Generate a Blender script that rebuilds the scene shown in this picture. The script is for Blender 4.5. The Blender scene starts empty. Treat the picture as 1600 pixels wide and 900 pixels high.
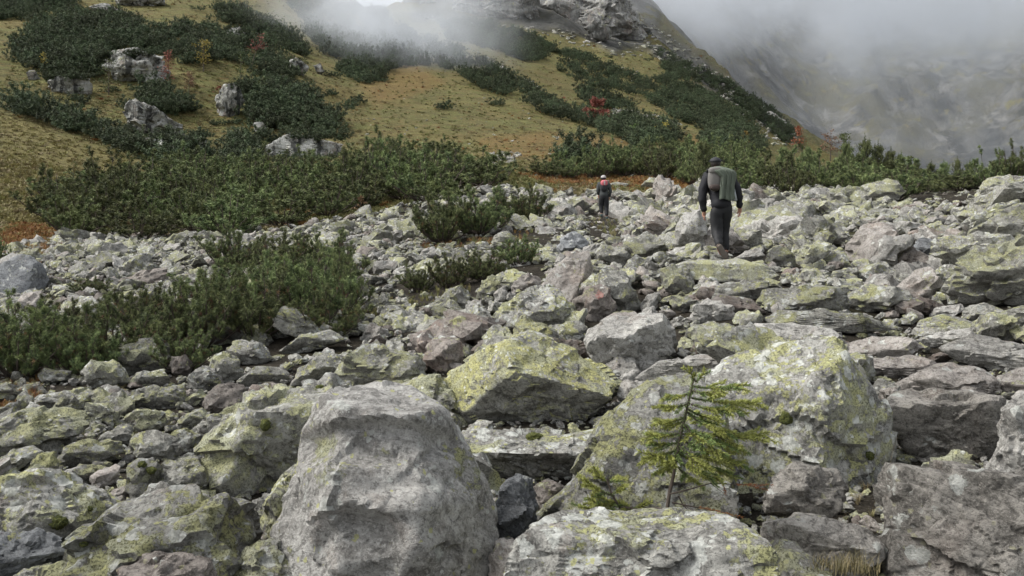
import bpy, bmesh, math, random
import numpy as np
from mathutils import Vector, Matrix

sc = bpy.context.scene
COL = sc.collection
rng = np.random.default_rng(11)
random.seed(11)
R = math.radians

# ---------------------------------------------------------------- camera, sky, sun, exposure
F = 1386.0          # focal length in photo pixels (1600 wide)
EYE = 1.6           # eye height, metres
HOR = 330.0         # photo row of the horizon
cam_d = bpy.data.cameras.new("camera")
cam = bpy.data.objects.new("camera", cam_d)
COL.objects.link(cam)
cam.location = (0, 0, EYE)
cam.rotation_euler = (R(90), 0, 0)
cam_d.sensor_width = 36.0
cam_d.lens = 36.0 * F / 1600.0
cam_d.shift_y = -(450 - HOR) / 1600.0
cam_d.clip_start = 0.05
cam_d.clip_end = 9000
sc.camera = cam

SUN_EL, SUN_AZ = R(50), R(-92)      # azimuth measured from +Y (ahead) towards +X
world = bpy.data.worlds.new("World")
sc.world = world
world.use_nodes = True
wt = world.node_tree
wt.nodes.clear()
sky = wt.nodes.new('ShaderNodeTexSky')
sky.sky_type = 'NISHITA'
sky.sun_disc = False
sky.sun_elevation = SUN_EL
sky.sun_rotation = SUN_AZ
sky.dust_density = 3.0
hsv = wt.nodes.new('ShaderNodeHueSaturation')
hsv.inputs['Saturation'].default_value = 0.22
bg = wt.nodes.new('ShaderNodeBackground')
bg.inputs['Strength'].default_value = 0.125
wo = wt.nodes.new('ShaderNodeOutputWorld')
wt.links.new(sky.outputs[0], hsv.inputs['Color'])
wt.links.new(hsv.outputs[0], bg.inputs['Color'])
wt.links.new(bg.outputs[0], wo.inputs['Surface'])

sun_d = bpy.data.lights.new("sun", 'SUN')
sun_d.energy = 1.3
sun_d.angle = R(18)
sun_d.color = (1.0, 0.96, 0.9)
sun = bpy.data.objects.new("sun", sun_d)
COL.objects.link(sun)
_sd = Vector((math.sin(SUN_AZ) * math.cos(SUN_EL), math.cos(SUN_AZ) * math.cos(SUN_EL), math.sin(SUN_EL)))
sun.rotation_euler = _sd.to_track_quat('Z', 'Y').to_euler()
sun.location = (-30, 10, 60)

sc.view_settings.view_transform = 'Standard'
sc.view_settings.look = 'None'
sc.view_settings.exposure = 1.06
sc.view_settings.gamma = 1.0
sc.render.engine = 'CYCLES'
sc.cycles.max_bounces = 5
sc.cycles.diffuse_bounces = 3
sc.cycles.transparent_max_bounces = 6
sc.cycles.volume_bounces = 5
sc.cycles.use_denoising = True

# ---------------------------------------------------------------- helpers: noise, tagging, meshes
def _hash(ix, iy, iz, seed):
    h = (ix.astype(np.int64) * 374761393 + iy.astype(np.int64) * 668265263 + iz.astype(np.int64) * 2147483647 + seed * 1274126177) & 0xFFFFFFFF
    h = ((h ^ (h >> 13)) * 1274126177) & 0xFFFFFFFF
    h = ((h ^ (h >> 16)) * 668265263) & 0xFFFFFFFF
    return ((h ^ (h >> 15)) & 0xFFFF) / 32767.5 - 1.0

def vnoise(p, seed=0):
    f = np.floor(p)
    t = p - f
    t = t * t * t * (t * (t * 6 - 15) + 10)
    ix, iy, iz = f[:, 0], f[:, 1], f[:, 2]
    out = 0
    for dx in (0, 1):
        wx = t[:, 0] if dx else 1 - t[:, 0]
        for dy in (0, 1):
            wy = t[:, 1] if dy else 1 - t[:, 1]
            for dz in (0, 1):
                wz = t[:, 2] if dz else 1 - t[:, 2]
                out = out + wx * wy * wz * _hash(ix + dx, iy + dy, iz + dz, seed)
    return out

def fbm(p, octs=4, seed=0, gain=0.5, ridged=False):
    a, s, tot = 1.0, 0.0, 0.0
    for o in range(octs):
        n = vnoise(p * (2.03 ** o) + 17.3 * o, seed + o)
        if ridged:
            n = 1 - 2 * np.abs(n)
        s = s + a * n
        tot += a
        a *= gain
    return s / tot

def tag(o, label=None, cat=None, group=None, kind=None):
    if label: o['label'] = label
    if cat: o['category'] = cat
    if group: o['group'] = group
    if kind: o['kind'] = kind
    return o

def link(name, mesh, parent=None, loc=None):
    o = bpy.data.objects.new(name, mesh)
    COL.objects.link(o)
    if parent: o.parent = parent
    if loc is not None: o.location = loc
    return o

def empty(name, loc=(0, 0, 0), rz=0.0):
    o = bpy.data.objects.new(name, None)
    COL.objects.link(o)
    o.location = loc
    o.rotation_euler = (0, 0, rz)
    o.empty_display_size = 0.2
    return o

def np_mesh(name, verts, faces, mat=None, smooth=True):
    """verts (N,3), faces (M,k) all of one k"""
    me = bpy.data.meshes.new(name)
    verts = np.asarray(verts, dtype=np.float32)
    faces = np.asarray(faces, dtype=np.int32)
    k = faces.shape[1]
    me.vertices.add(len(verts))
    me.vertices.foreach_set('co', verts.ravel())
    me.loops.add(faces.size)
    me.loops.foreach_set('vertex_index', faces.ravel())
    me.polygons.add(len(faces))
    me.polygons.foreach_set('loop_start', np.arange(0, faces.size, k, dtype=np.int32))
    me.polygons.foreach_set('use_smooth', np.full(len(faces), smooth, dtype=bool))
    me.update(calc_edges=True)
    if mat: me.materials.append(mat)
    return me

def in_poly(px, py, poly):
    px = np.asarray(px, float); py = np.asarray(py, float)
    inside = np.zeros(px.shape, bool)
    n = len(poly)
    for i in range(n):
        x1, y1 = poly[i]; x2, y2 = poly[(i + 1) % n]
        if y1 == y2: continue
        c = ((y1 > py) != (y2 > py)) & (px < (x2 - x1) * (py - y1) / (y2 - y1) + x1)
        inside ^= c
    return inside

# ---------------------------------------------------------------- materials
def nt_new(name):
    m = bpy.data.materials.new(name)
    m.use_nodes = True
    nt = m.node_tree
    nt.nodes.clear()
    out = nt.nodes.new('ShaderNodeOutputMaterial')
    b = nt.nodes.new('ShaderNodeBsdfPrincipled')
    nt.links.new(b.outputs[0], out.inputs['Surface'])
    return m, nt, b

class N:
    """small node-graph builder"""
    def __init__(s, nt): s.nt = nt
    def node(s, t, **kw):
        n = s.nt.nodes.new(t)
        for k, v in kw.items(): setattr(n, k, v)
        return n
    def put(s, sock, v):
        if hasattr(v, 'is_output') or isinstance(v, bpy.types.NodeSocket): s.nt.links.new(v, sock)
        elif isinstance(v, (tuple, list)) and len(v) == 3 and sock.type == 'RGBA': sock.default_value = (*v, 1)
        else: sock.default_value = v
    def pos(s):
        return s.node('ShaderNodeNewGeometry').outputs['Position']
    def objco(s):
        return s.node('ShaderNodeTexCoord').outputs['Object']
    def nz(s):
        sp = s.node('ShaderNodeSeparateXYZ')
        s.nt.links.new(s.node('ShaderNodeNewGeometry').outputs['Normal'], sp.inputs[0])
        return sp.outputs[2]
    def scale(s, v, sc3, off=(0, 0, 0), rot=(0, 0, 0)):
        m = s.node('ShaderNodeMapping')
        s.put(m.inputs['Vector'], v)
        m.inputs['Scale'].default_value = sc3
        m.inputs['Location'].default_value = off
        m.inputs['Rotation'].default_value = rot
        return m.outputs[0]
    def noise(s, v, scale, detail=4, rough=0.55, dist=0.0):
        n = s.node('ShaderNodeTexNoise')
        s.put(n.inputs['Vector'], v)
        n.inputs['Scale'].default_value = scale
        n.inputs['Detail'].default_value = detail
        n.inputs['Roughness'].default_value = rough
        n.inputs['Distortion'].default_value = dist
        return n.outputs[0]
    def voro(s, v, scale, feature='F1', rand=1.0, out=0):
        n = s.node('ShaderNodeTexVoronoi', feature=feature)
        s.put(n.inputs['Vector'], v)
        n.inputs['Scale'].default_value = scale
        n.inputs['Randomness'].default_value = rand
        return n.outputs[out]
    def math(s, op, a, b=0.0, clamp=False):
        n = s.node('ShaderNodeMath', operation=op, use_clamp=clamp)
        s.put(n.inputs[0], a); s.put(n.inputs[1], b)
        return n.outputs[0]
    def ramp(s, v, lo, hi):
        n = s.node('ShaderNodeMapRange', interpolation_type='SMOOTHSTEP')
        s.put(n.inputs[0], v)
        n.inputs[1].default_value = lo; n.inputs[2].default_value = hi
        return n.outputs[0]
    def mix(s, f, a, b, mode='MIX'):
        n = s.node('ShaderNodeMix', data_type='RGBA', blend_type=mode)
        s.put(n.inputs[0], f); s.put(n.inputs[6], a); s.put(n.inputs[7], b)
        return n.outputs[2]
    def addv(s, a, b):
        n = s.node('ShaderNodeVectorMath', operation='ADD')
        s.put(n.inputs[0], a); s.put(n.inputs[1], b)
        return n.outputs[0]
    def bump(s, h, strength, dist, normal=None):
        n = s.node('ShaderNodeBump')
        n.inputs['Strength'].default_value = strength
        n.inputs['Distance'].default_value = dist
        s.put(n.inputs['Height'], h)
        if normal: s.put(n.inputs['Normal'], normal)
        return n.outputs[0]
    def rnd(s):
        return s.node('ShaderNodeObjectInfo').outputs['Random']

def rock_material(name, light=(0.34, 0.335, 0.30), dark=(0.115, 0.112, 0.10), lichen=0.5, white=0.4, stain=0.2,
                  stain_col=(0.27, 0.19, 0.15), black=0.3, lcol=(0.35, 0.35, 0.165), streak=0.0, coord='pos', k=1.0):
    m, nt, b = nt_new(name)
    g = N(nt)
    geo = g.pos()
    info = g.rnd()
    cmb = g.node('ShaderNodeCombineXYZ')
    g.put(cmb.inputs[0], g.math('MULTIPLY', info, 37.0)); g.put(cmb.inputs[1], g.math('MULTIPLY', info, 91.0)); g.put(cmb.inputs[2], 3.0)
    P = g.addv(geo, cmb.outputs[0])
    big = g.noise(P, 1.7 * k, 5, 0.6, 0.4)
    med = g.noise(P, 8 * k, 8, 0.68, 0.35)
    fine = g.noise(P, 75 * k, 4, 0.75)
    gr = g.noise(P, 30 * k, 7, 0.75, 0.2)
    vr = g.node('ShaderNodeVectorRotate', rotation_type='EULER_XYZ')
    g.put(vr.inputs['Vector'], P)
    cr_ = g.node('ShaderNodeCombineXYZ')
    g.put(cr_.inputs[0], g.math('MULTIPLY', info, 2.1)); g.put(cr_.inputs[1], g.math('ADD', g.math('MULTIPLY', info, 1.3), -.5)); g.put(cr_.inputs[2], g.math('MULTIPLY', info, 31.0))
    g.put(vr.inputs['Rotation'], cr_.outputs[0])
    layers = g.noise(g.scale(vr.outputs[0], (3, 3, 12)), 1.5 * k, 7, 0.7, 0.9)
    mid = tuple((a + c) / 2 for a, c in zip(light, dark))
    col = g.mix(g.ramp(big, 0.42, 0.58), mid, light)
    col = g.mix(g.math('MULTIPLY', g.ramp(med, 0.5, 0.40), 0.75), col, dark)
    col = g.mix(g.math('MULTIPLY', g.ramp(layers, 0.54, 0.62), 0.45), col, tuple(c * 1.2 for c in light))
    col = g.mix(g.math('MULTIPLY', g.ramp(layers, 0.45, 0.38), 0.5), col, tuple(c * 0.7 for c in dark))
    st = g.ramp(g.noise(P, 2.3 * k, 5, 0.65, 0.8), 0.62 - 0.35 * stain, 0.72 - 0.25 * stain)
    col = g.mix(g.math('MULTIPLY', st, 0.25 + 0.5 * stain), col, stain_col)
    col = g.mix(g.math('MULTIPLY', g.ramp(gr, 0.47, 0.41), 0.6), col, tuple(c * 0.5 for c in dark))
    col = g.mix(g.math('MULTIPLY', g.ramp(gr, 0.56, 0.62), 0.45), col, tuple(min(1, c * 1.35) for c in light))
    col = g.mix(g.math('MULTIPLY', g.ramp(fine, 0.56, 0.62), 0.4), col, tuple(min(1, c * 1.5) for c in light))
    col = g.mix(g.math('MULTIPLY', g.ramp(fine, 0.44, 0.38), 0.5), col, tuple(c * 0.5 for c in dark))
    up = g.ramp(g.nz(), -0.4, 0.35)
    warp = g.noise(P, 16 * k, 5, 0.7)
    # broad crust of map lichen: ragged, sharp-bordered, peppered with black
    lp = g.math('ADD', g.math('MULTIPLY', g.noise(P, 2.6 * k, 4, 0.6, 0.4), 0.55), g.math('MULTIPLY', g.noise(P, 17 * k, 8, 0.78), 0.45))
    ml = g.math('MULTIPLY', g.ramp(lp, 0.605 - 0.16 * lichen, 0.625 - 0.16 * lichen), up)
    ly = g.mix(g.ramp(g.noise(P, 6.5 * k, 3, 0.6), 0.45, 0.55), lcol, tuple(0.35 * c + 0.65 * d_ for c, d_ in zip(lcol, (0.34, 0.35, 0.27))))
    ly = g.mix(g.ramp(g.noise(P, 90 * k, 3, 0.75), 0.5, 0.42), ly, tuple(c * 0.35 for c in lcol))
    col = g.mix(g.math('MULTIPLY', ml, 0.9 if lichen > 0 else 0.0), col, ly)
    # pale crust lichen blots
    vw = g.math('ADD', g.voro(P, 8 * k), g.math('MULTIPLY', g.math('SUBTRACT', warp, 0.5), 1.1))
    selw = g.ramp(g.noise(P, 3.1 * k, 2, 0.5), 0.64 - 0.25 * white, 0.66 - 0.22 * white)
    mw = g.math('MULTIPLY', g.math('MULTIPLY', g.ramp(vw, 0.335, 0.32), selw), up)
    col = g.mix(g.math('MULTIPLY', mw, 0.85 if white > 0 else 0.0), col, g.mix(g.ramp(gr, .45, .55), (0.36, 0.37, 0.34), (0.54, 0.55, 0.51)))
    # small sharp rosettes, yellow and white
    v2 = g.math('ADD', g.voro(P, 24 * k), g.math('MULTIPLY', g.math('SUBTRACT', g.noise(P, 60 * k, 3, .6), 0.5), 0.8))
    s2 = g.ramp(g.noise(P, 5.3 * k, 3, 0.6), 0.56 - 0.1 * lichen, 0.58 - 0.1 * lichen)
    m2 = g.math('MULTIPLY', g.math('MULTIPLY', g.ramp(v2, 0.27, 0.255), s2), up)
    col = g.mix(g.math('MULTIPLY', m2, 0.85 if lichen > .2 else .3), col, g.mix(g.ramp(g.voro(P, 24 * k, out=1), .49, .51), (0.5, 0.51, 0.47), tuple(c * 1.25 for c in lcol)))
    if streak:
        sv = g.noise(g.scale(geo, (1, 1, 0.14)), 0.9, 6, 0.65, 0.3)
        col = g.mix(g.math('MULTIPLY', g.ramp(sv, 0.48, 0.42), streak), col, (0.045, 0.046, 0.042))
        col = g.mix(g.math('MULTIPLY', g.ramp(sv, 0.54, 0.60), streak * .8), col, (0.46, 0.46, 0.43))
    mb = g.ramp(g.noise(P, 20 * k, 7, 0.8, 0.5), 0.585, 0.61)
    col = g.mix(g.math('MULTIPLY', mb, black), col, (0.028, 0.028, 0.026))
    # whole-stone variation
    hv = g.node('ShaderNodeHueSaturation')
    g.put(hv.inputs['Value'], g.math('ADD', g.math('MULTIPLY', info, 0.5), 0.72))
    g.put(hv.inputs['Color'], col)
    col = hv.outputs[0]
    g.put(b.inputs['Base Color'], col)
    b.inputs['Roughness'].default_value = 0.88
    b.inputs['Specular IOR Level'].default_value = 0.25
    h = g.math('ADD', g.math('MULTIPLY', med, 0.6), g.math('MULTIPLY', layers, 0.35))
    n1 = g.bump(h, 0.9, 0.05 / k)
    n2 = g.bump(g.math('ADD', g.math('ADD', gr, fine), g.math('MULTIPLY', ml, 0.4)), 0.8, 0.014 / k, n1)
    n3 = n2
    g.put(b.inputs['Normal'], n3)
    return m

MR = {
 'grey':   rock_material('rock_grey_lichened', lichen=0.55, white=0.5, stain=0.0, black=.55),
 'plain':  rock_material('rock_pale_plain', light=(0.40, 0.39, 0.36), dark=(0.145, 0.14, 0.128), lichen=0.0, white=0.15, stain=0.25, black=0.15, stain_col=(0.3, 0.24, 0.2)),
 'yellow': rock_material('rock_yellow_lichened', lichen=1.0, white=0.2, stain=0.0, black=.6, lcol=(0.40, 0.39, 0.17)),
 'green':  rock_material('rock_green_lichened', lichen=0.8, white=0.4, stain=0.0, black=.55, lcol=(0.34, 0.34, 0.185)),
 'pink':   rock_material('rock_pinkish', light=(0.39, 0.365, 0.335), dark=(0.19, 0.17, 0.15), lichen=0.1, white=0.2, stain=0.4, stain_col=(0.34, 0.275, 0.23), black=0.15),
 'brown':  rock_material('rock_brown', light=(0.26, 0.235, 0.21), dark=(0.1, 0.085, 0.075), lichen=0.2, white=0.3, stain=0.4, stain_col=(0.22, 0.155, 0.125), black=0.35),
 'blue':   rock_material('rock_bluish', light=(0.26, 0.27, 0.275), dark=(0.11, 0.115, 0.12), lichen=0.05, white=0.15, stain=0.0),
 'spotty': rock_material('rock_white_spotted', light=(0.345, 0.34, 0.31), dark=(0.10, 0.097, 0.088), lichen=0.65, white=1.0, stain=0.1, black=0.65),
 'dull':   rock_material('rock_dull_mottled', light=(0.35, 0.33, 0.295), dark=(0.10, 0.093, 0.082), lichen=0.03, white=0.35, stain=0.2, stain_col=(0.24, 0.19, 0.16), black=0.35),
 'hero':   rock_material('rock_pale_ledged', light=(0.47, 0.46, 0.43), dark=(0.2, 0.192, 0.176), lichen=0.28, white=0.3, stain=0.12, stain_col=(0.32, 0.26, 0.215), black=0.3),
 'crag':  rock_material('rock_crag', light=(0.27, 0.265, 0.25), dark=(0.12, 0.118, 0.11), lichen=0.25, white=0.3, stain=0.3, black=0.4, k=0.12, streak=0.35),
 'cliff':  rock_material('rock_cliff', light=(0.34, 0.34, 0.31), dark=(0.09, 0.088, 0.08), lichen=0.25, white=0.6, stain=0.3, black=0.6, k=0.3, streak=0.95),
}
# ---------------------------------------------------------------- terrain: one sheet, rows of the photo per column turned into heights
PROFILE = {
 -500: [(3,1060),(4,880),(6,715),(10,575),(16,470),(22,425),(30,375),(36,340),(45,260),(60,180),(80,110),(120,20),(200,-80),(400,-200),(3000,-250)],
 0:   [(3,1069),(4,884),(6,723),(10,585),(16,492),(22,440),(30,398),(35,378),(45,305),(60,222),(75,168),(85,150),(100,100),(120,55),(150,20),(200,-30),(300,-110),(3000,-250)],
 300: [(3,1069),(4,884),(6,738),(10,582),(16,480),(22,430),(30,388),(38,368),(50,312),(60,278),(75,238),(88,218),(97,140),(107,92),(120,60),(150,22),(200,-20),(300,-70),(3000,-150)],
 560: [(3,1069),(4,880),(7,680),(10,578),(14,505),(20,435),(28,383),(38,345),(50,302),(60,268),(80,232),(110,170),(150,115),(200,65),(260,30),(320,15),(450,80),(900,60),(3000,40)],
 680: [(3,1069),(4,880),(7,680),(10,570),(14,490),(20,425),(27,375),(36,338),(48,298),(60,262),(85,225),(115,170),(155,120),(210,75),(270,40),(330,12),(450,60),(900,60),(3000,40)],
 800: [(3,1069),(4,880),(7,675),(10,560),(13.5,472),(18,420),(25,368),(32,336),(40,302),(50,274),(65,247),(90,215),(120,178),(160,135),(220,85),(280,45),(350,-5),(420,-60),(600,-60),(3000,-60)],
 1000:[(3,1065),(4,880),(7,670),(10,555),(14,455),(18,405),(25,368),(36,349),(44,315),(52,288),(60,268),(80,248),(100,228),(130,202),(170,172),(220,142),(290,92),(350,50),(410,10),(470,-20),(700,10),(3000,0)],
 1130:[(3,1060),(4,875),(6.5,680),(10,510),(12,462),(15.4,407),(20,375),(30,330),(42,300),(50,287),(60,272),(90,245),(150,210),(220,180),(300,150),(400,112),(520,170),(800,120),(1100,20),(1500,-80),(3000,-90)],
 1250:[(3,1060),(4,870),(6.5,650),(9,530),(12,462),(16,410),(22,366),(32,326),(40,302),(48,295),(60,285),(100,280),(200,262),(300,236),(400,212),(520,262),(900,240),(1100,110),(1500,-50),(3000,-60)],
 1450:[(3,1060),(4,870),(6.5,660),(9,550),(12,480),(16,425),(20,372),(28,322),(34,302),(40,303),(50,312),(70,330),(150,350),(400,340),(700,290),(900,232),(1100,122),(1500,-50),(3000,-60)],
 1600:[(3,1050),(4,860),(6.5,640),(9,530),(12,435),(15,370),(19,312),(24,290),(30,286),(38,294),(60,308),(150,335),(400,325),(700,275),(900,205),(1100,100),(1500,-80),(3000,-90)],
 2100:[(3,1050),(4,850),(6.5,610),(9,490),(12,390),(15,320),(19,260),(24,225),(30,210),(38,205),(60,210),(150,230),(400,230),(700,170),(900,100),(1100,20),(1500,-120),(3000,-130)],
}
LD = np.linspace(math.log(3), math.log(3000), 620)
DG = np.exp(LD)
_cols = sorted(PROFILE)
_tab = np.array([np.interp(LD, [math.log(d) for d, _ in PROFILE[c]], [r for _, r in PROFILE[c]]) for c in _cols])
_z = EYE - (_tab - HOR) / F * DG[None, :]
PXG = np.arange(-500, 2101, 10.0)
ZG = np.array([np.interp(PXG, _cols, _z[:, j]) for j in range(len(LD))]).T      # (px, D)
def _blur(a, w, ax):
    k = np.hanning(2 * w + 3)[1:-1]; k /= k.sum()
    pad = [(0, 0), (0, 0)]; pad[ax] = (w, w)
    ap = np.pad(a, pad, mode='edge')
    return np.apply_along_axis(lambda v: np.convolve(v, k, 'valid'), ax, ap)
ZG = _blur(ZG, 7, 0)
_ROWG = HOR + (EYE - ZG) * F / DG[None, :]
_ROWG = _blur(_ROWG, 5, 1)
ZG = EYE - (_ROWG - HOR) / F * DG[None, :]

def H(x, y):
    x = np.atleast_1d(np.asarray(x, float)); y = np.atleast_1d(np.asarray(y, float))
    yy = np.maximum(y, 3.0)
    px = np.clip(800 + F * x / yy, -500, 2099.9)
    fi = (px + 500) / 10.0
    fj = (np.log(yy) - LD[0]) / (LD[1] - LD[0])
    i = np.clip(fi.astype(int), 0, len(PXG) - 2); j = np.clip(fj.astype(int), 0, len(LD) - 2)
    u = fi - i; v = np.clip(fj - j, 0, 1)
    z = (ZG[i, j] * (1 - u) * (1 - v) + ZG[i + 1, j] * u * (1 - v) + ZG[i, j + 1] * (1 - u) * v + ZG[i + 1, j + 1] * u * v)
    P = np.stack([x, y, np.zeros_like(x)], 1)
    def ss(a, b): 
        t = np.clip((yy - a) / (b - a), 0, 1); return t * t * (3 - 2 * t)
    z = z + 0.06 * fbm(P * 0.8, 2, 5) * (1 - ss(40, 80))
    z = z + ss(35, 60) * 0.28 * fbm(P * 0.35, 3, 6)
    z = z + ss(75, 120) * 0.9 * fbm(P * 0.09, 3, 7)
    z = z + ss(180, 330) * 7.0 * fbm(P * 0.03, 4, 8, ridged=True) * (0.4 + 0.6 * ss(260, 340))
    z = z + ss(520, 800) * 38 * fbm(P * 0.0065, 5, 9, ridged=True)
    return z

# heights with relief baked once on a (column, distance) grid for quick look-ups
_bpx = np.arange(-500, 2101, 5.0)
_bs = (_bpx - 800) / F
ZB = H((_bs[:, None] * DG[None, :]).ravel(), np.broadcast_to(DG[None, :], (len(_bpx), len(DG))).ravel()).reshape(len(_bpx), len(DG))
def HF(x, y):
    yy = max(y, 3.0)
    fi = min(max((800 + F * x / yy + 500) / 5.0, 0), len(_bpx) - 1.001); fj = min(max((math.log(yy) - LD[0]) / (LD[1] - LD[0]), 0), len(LD) - 1.001)
    i, j = int(fi), int(fj); u, v = fi - i, fj - j
    return float((ZB[i, j] * (1 - u) + ZB[i + 1, j] * u) * (1 - v) + (ZB[i, j + 1] * (1 - u) + ZB[i + 1, j + 1] * u) * v)

def hit(px, row, dmin=3.0):
    """ground point seen at a photo pixel"""
    s = (px - 800) / F
    fi = min(max((px + 500) / 5.0, 0), len(_bpx) - 1.001); i = int(fi); u = fi - i
    j0 = int(np.searchsorted(DG, dmin))
    d = DG[j0:]
    z = (ZB[i] * (1 - u) + ZB[i + 1] * u)[j0:]
    r = HOR + (EYE - z) * F / d
    ok = r <= row
    k = int(np.argmax(ok)) if ok.any() else len(d) - 1
    if k > 0:
        t = min(1.0, max(0.0, (r[k - 1] - row) / max(1e-6, r[k - 1] - r[k]))); D = d[k - 1] + t * (d[k] - d[k - 1])
    else: D = d[0]
    return Vector((s * D, D, HF(s * D, D)))

def project(x, y, z):
    return 800 + F * x / y, HOR + (EYE - z) * F / y

# sheet grid
_ys = np.concatenate([np.linspace(-40, 2.4, 14), np.exp(np.linspace(math.log(2.6), math.log(2900), 560))])
_u = np.linspace(-1, 1, 430)
_s = 0.72 * _u + 0.9 * _u ** 5
S, Y = np.meshgrid(_s, _ys)
X = S * (np.maximum(Y, 0) + 5.0)
Zt = H(X.ravel(), Y.ravel()).reshape(X.shape)
ny, nx = X.shape
tv = np.stack([X.ravel(), Y.ravel(), Zt.ravel()], 1)
idx = np.arange(nx * ny).reshape(ny, nx)
tf = np.stack([idx[:-1, :-1].ravel(), idx[:-1, 1:].ravel(), idx[1:, 1:].ravel(), idx[1:, :-1].ravel()], 1)

FIELD = [(-900,1500),(-900,395),(0,392),(90,372),(330,372),(480,352),(600,330),(700,300),(770,292),(860,303),(960,305),(1050,300),(1120,290),(1180,284),(1330,280),(1400,283),(1500,300),(1560,268),(1700,240),(2600,200),(2600,1500)]
RUST = [[(15,352),(60,350),(115,372),(95,388),(60,400),(0,405),(0,365)],[(800,270),(860,288),(950,288),(1040,300),(1120,290),(1110,278),(1000,276),(900,270)],
        [(1060,215),(1110,205),(1110,232),(1070,235)],[(740,215),(860,205),(1000,222),(1010,245),(880,250),(760,240)],[(560,130),(640,95),(700,130),(640,150),(590,160)]]
YEL = [[(900,278),(960,270),(1040,275),(1060,288),(1000,290)],[(0,175),(70,200),(240,255),(200,275),(90,300),(60,350),(0,360)]]
CRAG = [[(985,10),(1050,55),(1120,108),(1200,155),(1265,235),(1215,215),(1160,175),(1090,120),(1020,95)],[(640,30),(660,-60),(1060,-60),(1010,75),(960,82),(900,55),(850,52),(800,40),(740,42),(690,35)],[(1075,118),(1110,120),(1160,142),(1190,185),(1160,165),(1100,148)]]
_pp = np.maximum(tv[:, 1], 0.5)
vpx = 800 + F * tv[:, 0] / _pp
vrow = HOR + (EYE - tv[:, 2]) * F / _pp
jit = fbm(tv * np.array([0.25, 0.25, 0.25]), 3, 31) * 9
def mask(polys, dlo, dhi):
    m = np.zeros(len(tv))
    for p in polys:
        m = np.maximum(m, in_poly(vpx + jit, vrow + jit * 0.6, p) & (tv[:, 1] > dlo) & (tv[:, 1] < dhi))
    return m.astype(np.float32)
a_rubble = np.where(tv[:, 1] < 3, 1, mask([FIELD], 2, 60)).astype(np.float32)
a_rust = mask(RUST, 20, 200) * np.where(tv[:, 1] > 55, .45, 1)
a_yel = mask(YEL, 20, 90)
a_rock = np.maximum(mask(CRAG, 180, 900), (tv[:, 1] > 430) & (vpx > 1030)).astype(np.float32)
a_rock = np.maximum(a_rock, ((tv[:, 1] > 480)).astype(np.float32))
def soft(a):
    a = a.reshape(ny, nx)
    for _ in range(3):
        a = (np.roll(a, 1, 0) + np.roll(a, -1, 0) + np.roll(a, 1, 1) + np.roll(a, -1, 1) + 2 * a) / 6
    return a.ravel().astype(np.float32)

m, nt, b = nt_new('mountain_ground')
g = N(nt)
P = g.pos()
def attr(n):
    a = g.node('ShaderNodeAttribute'); a.attribute_name = n; return a.outputs['Fac']
n1 = g.noise(P, 0.35, 6, 0.65, 0.5); n2 = g.noise(P, 2.2, 5, 0.7, 0.3); n3 = g.noise(P, 0.07, 4, 0.6)
n4 = g.noise(g.scale(P, (1, 1, 3)), 0.9, 5, 0.7)
grass = g.mix(g.ramp(n2, 0.42, 0.58), (0.072, 0.066, 0.027), (0.155, 0.138, 0.058))
grass = g.mix(g.math('MULTIPLY', g.ramp(n1, 0.46, 0.56), 0.75), grass, (0.118, 0.125, 0.044))
str_ = g.noise(g.scale(P, (0.3, 1, 2.2), rot=(0, 0.25, 0)), 0.9, 9, 0.8, 0.6)
grass = g.mix(g.math('MULTIPLY', g.ramp(str_, 0.49, 0.43), 0.75), grass, (0.055, 0.047, 0.024))
grass = g.mix(g.math('MULTIPLY', g.ramp(str_, 0.55, 0.60), 0.6), grass, (0.20, 0.178, 0.08))
grass = g.mix(g.math('MULTIPLY', g.ramp(n4, 0.54, 0.62), 0.55), grass, (0.15, 0.092, 0.04))
grass = g.mix(g.math('MULTIPLY', g.ramp(n3, 0.5, 0.62), 0.35), grass, (0.17, 0.125, 0.055))
fg = g.noise(P, 6.0, 5, 0.8)
grass = g.mix(g.math('MULTIPLY', g.ramp(fg, 0.5, 0.42), 0.55), grass, (0.05, 0.05, 0.022))
grass = g.mix(g.math('MULTIPLY', g.ramp(fg, 0.55, 0.62), 0.45), grass, (0.21, 0.19, 0.085))
gl_ = g.node('ShaderNodeHueSaturation'); g.put(gl_.inputs['Color'], grass); gl_.inputs['Value'].default_value = 1.22; grass = gl_.outputs[0]
grass = g.mix(g.math('MULTIPLY', attr('yel'), g.ramp(n2, 0.25, 0.6)), grass, (0.19, 0.165, 0.07))
grass = g.mix(g.math('MULTIPLY', attr('rust'), g.ramp(n2, 0.25, 0.5)), grass, (0.21, 0.125, 0.05))
soil = g.mix(g.ramp(n2, 0.3, 0.7), (0.022, 0.019, 0.015), (0.065, 0.056, 0.042))
soil = g.mix(g.ramp(g.noise(P, 0.5, 4, 0.6), 0.55, 0.65), soil, (0.07, 0.068, 0.03))
soil = g.mix(g.ramp(g.voro(P, 38), .35, .2), soil, (0.10, 0.09, 0.075))
nr = g.noise(g.scale(P, (1, 1, 0.35)), 0.045, 9, 0.72, 0.4)
rock = g.mix(g.ramp(nr, 0.36, 0.64), (0.035, 0.037, 0.034), (0.15, 0.148, 0.138))
rock = g.mix(g.ramp(g.noise(P, 0.012, 8, 0.68), 0.47, 0.6), rock, (0.085, 0.08, 0.048))
rock = g.mix(g.math('MULTIPLY', g.ramp(g.noise(g.scale(P, (1, 0.25, 1), rot=(0, 0, 0.6)), 0.03, 8, 0.7), 0.56, 0.64), 0.6), rock, (0.24, 0.236, 0.225))
col = g.mix(attr('rubble'), grass, soil)
rk = g.math('MULTIPLY', attr('rock'), g.ramp(g.noise(P, 0.05, 6, 0.7), 0.36, 0.44))
col = g.mix(rk, col, rock)
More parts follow.
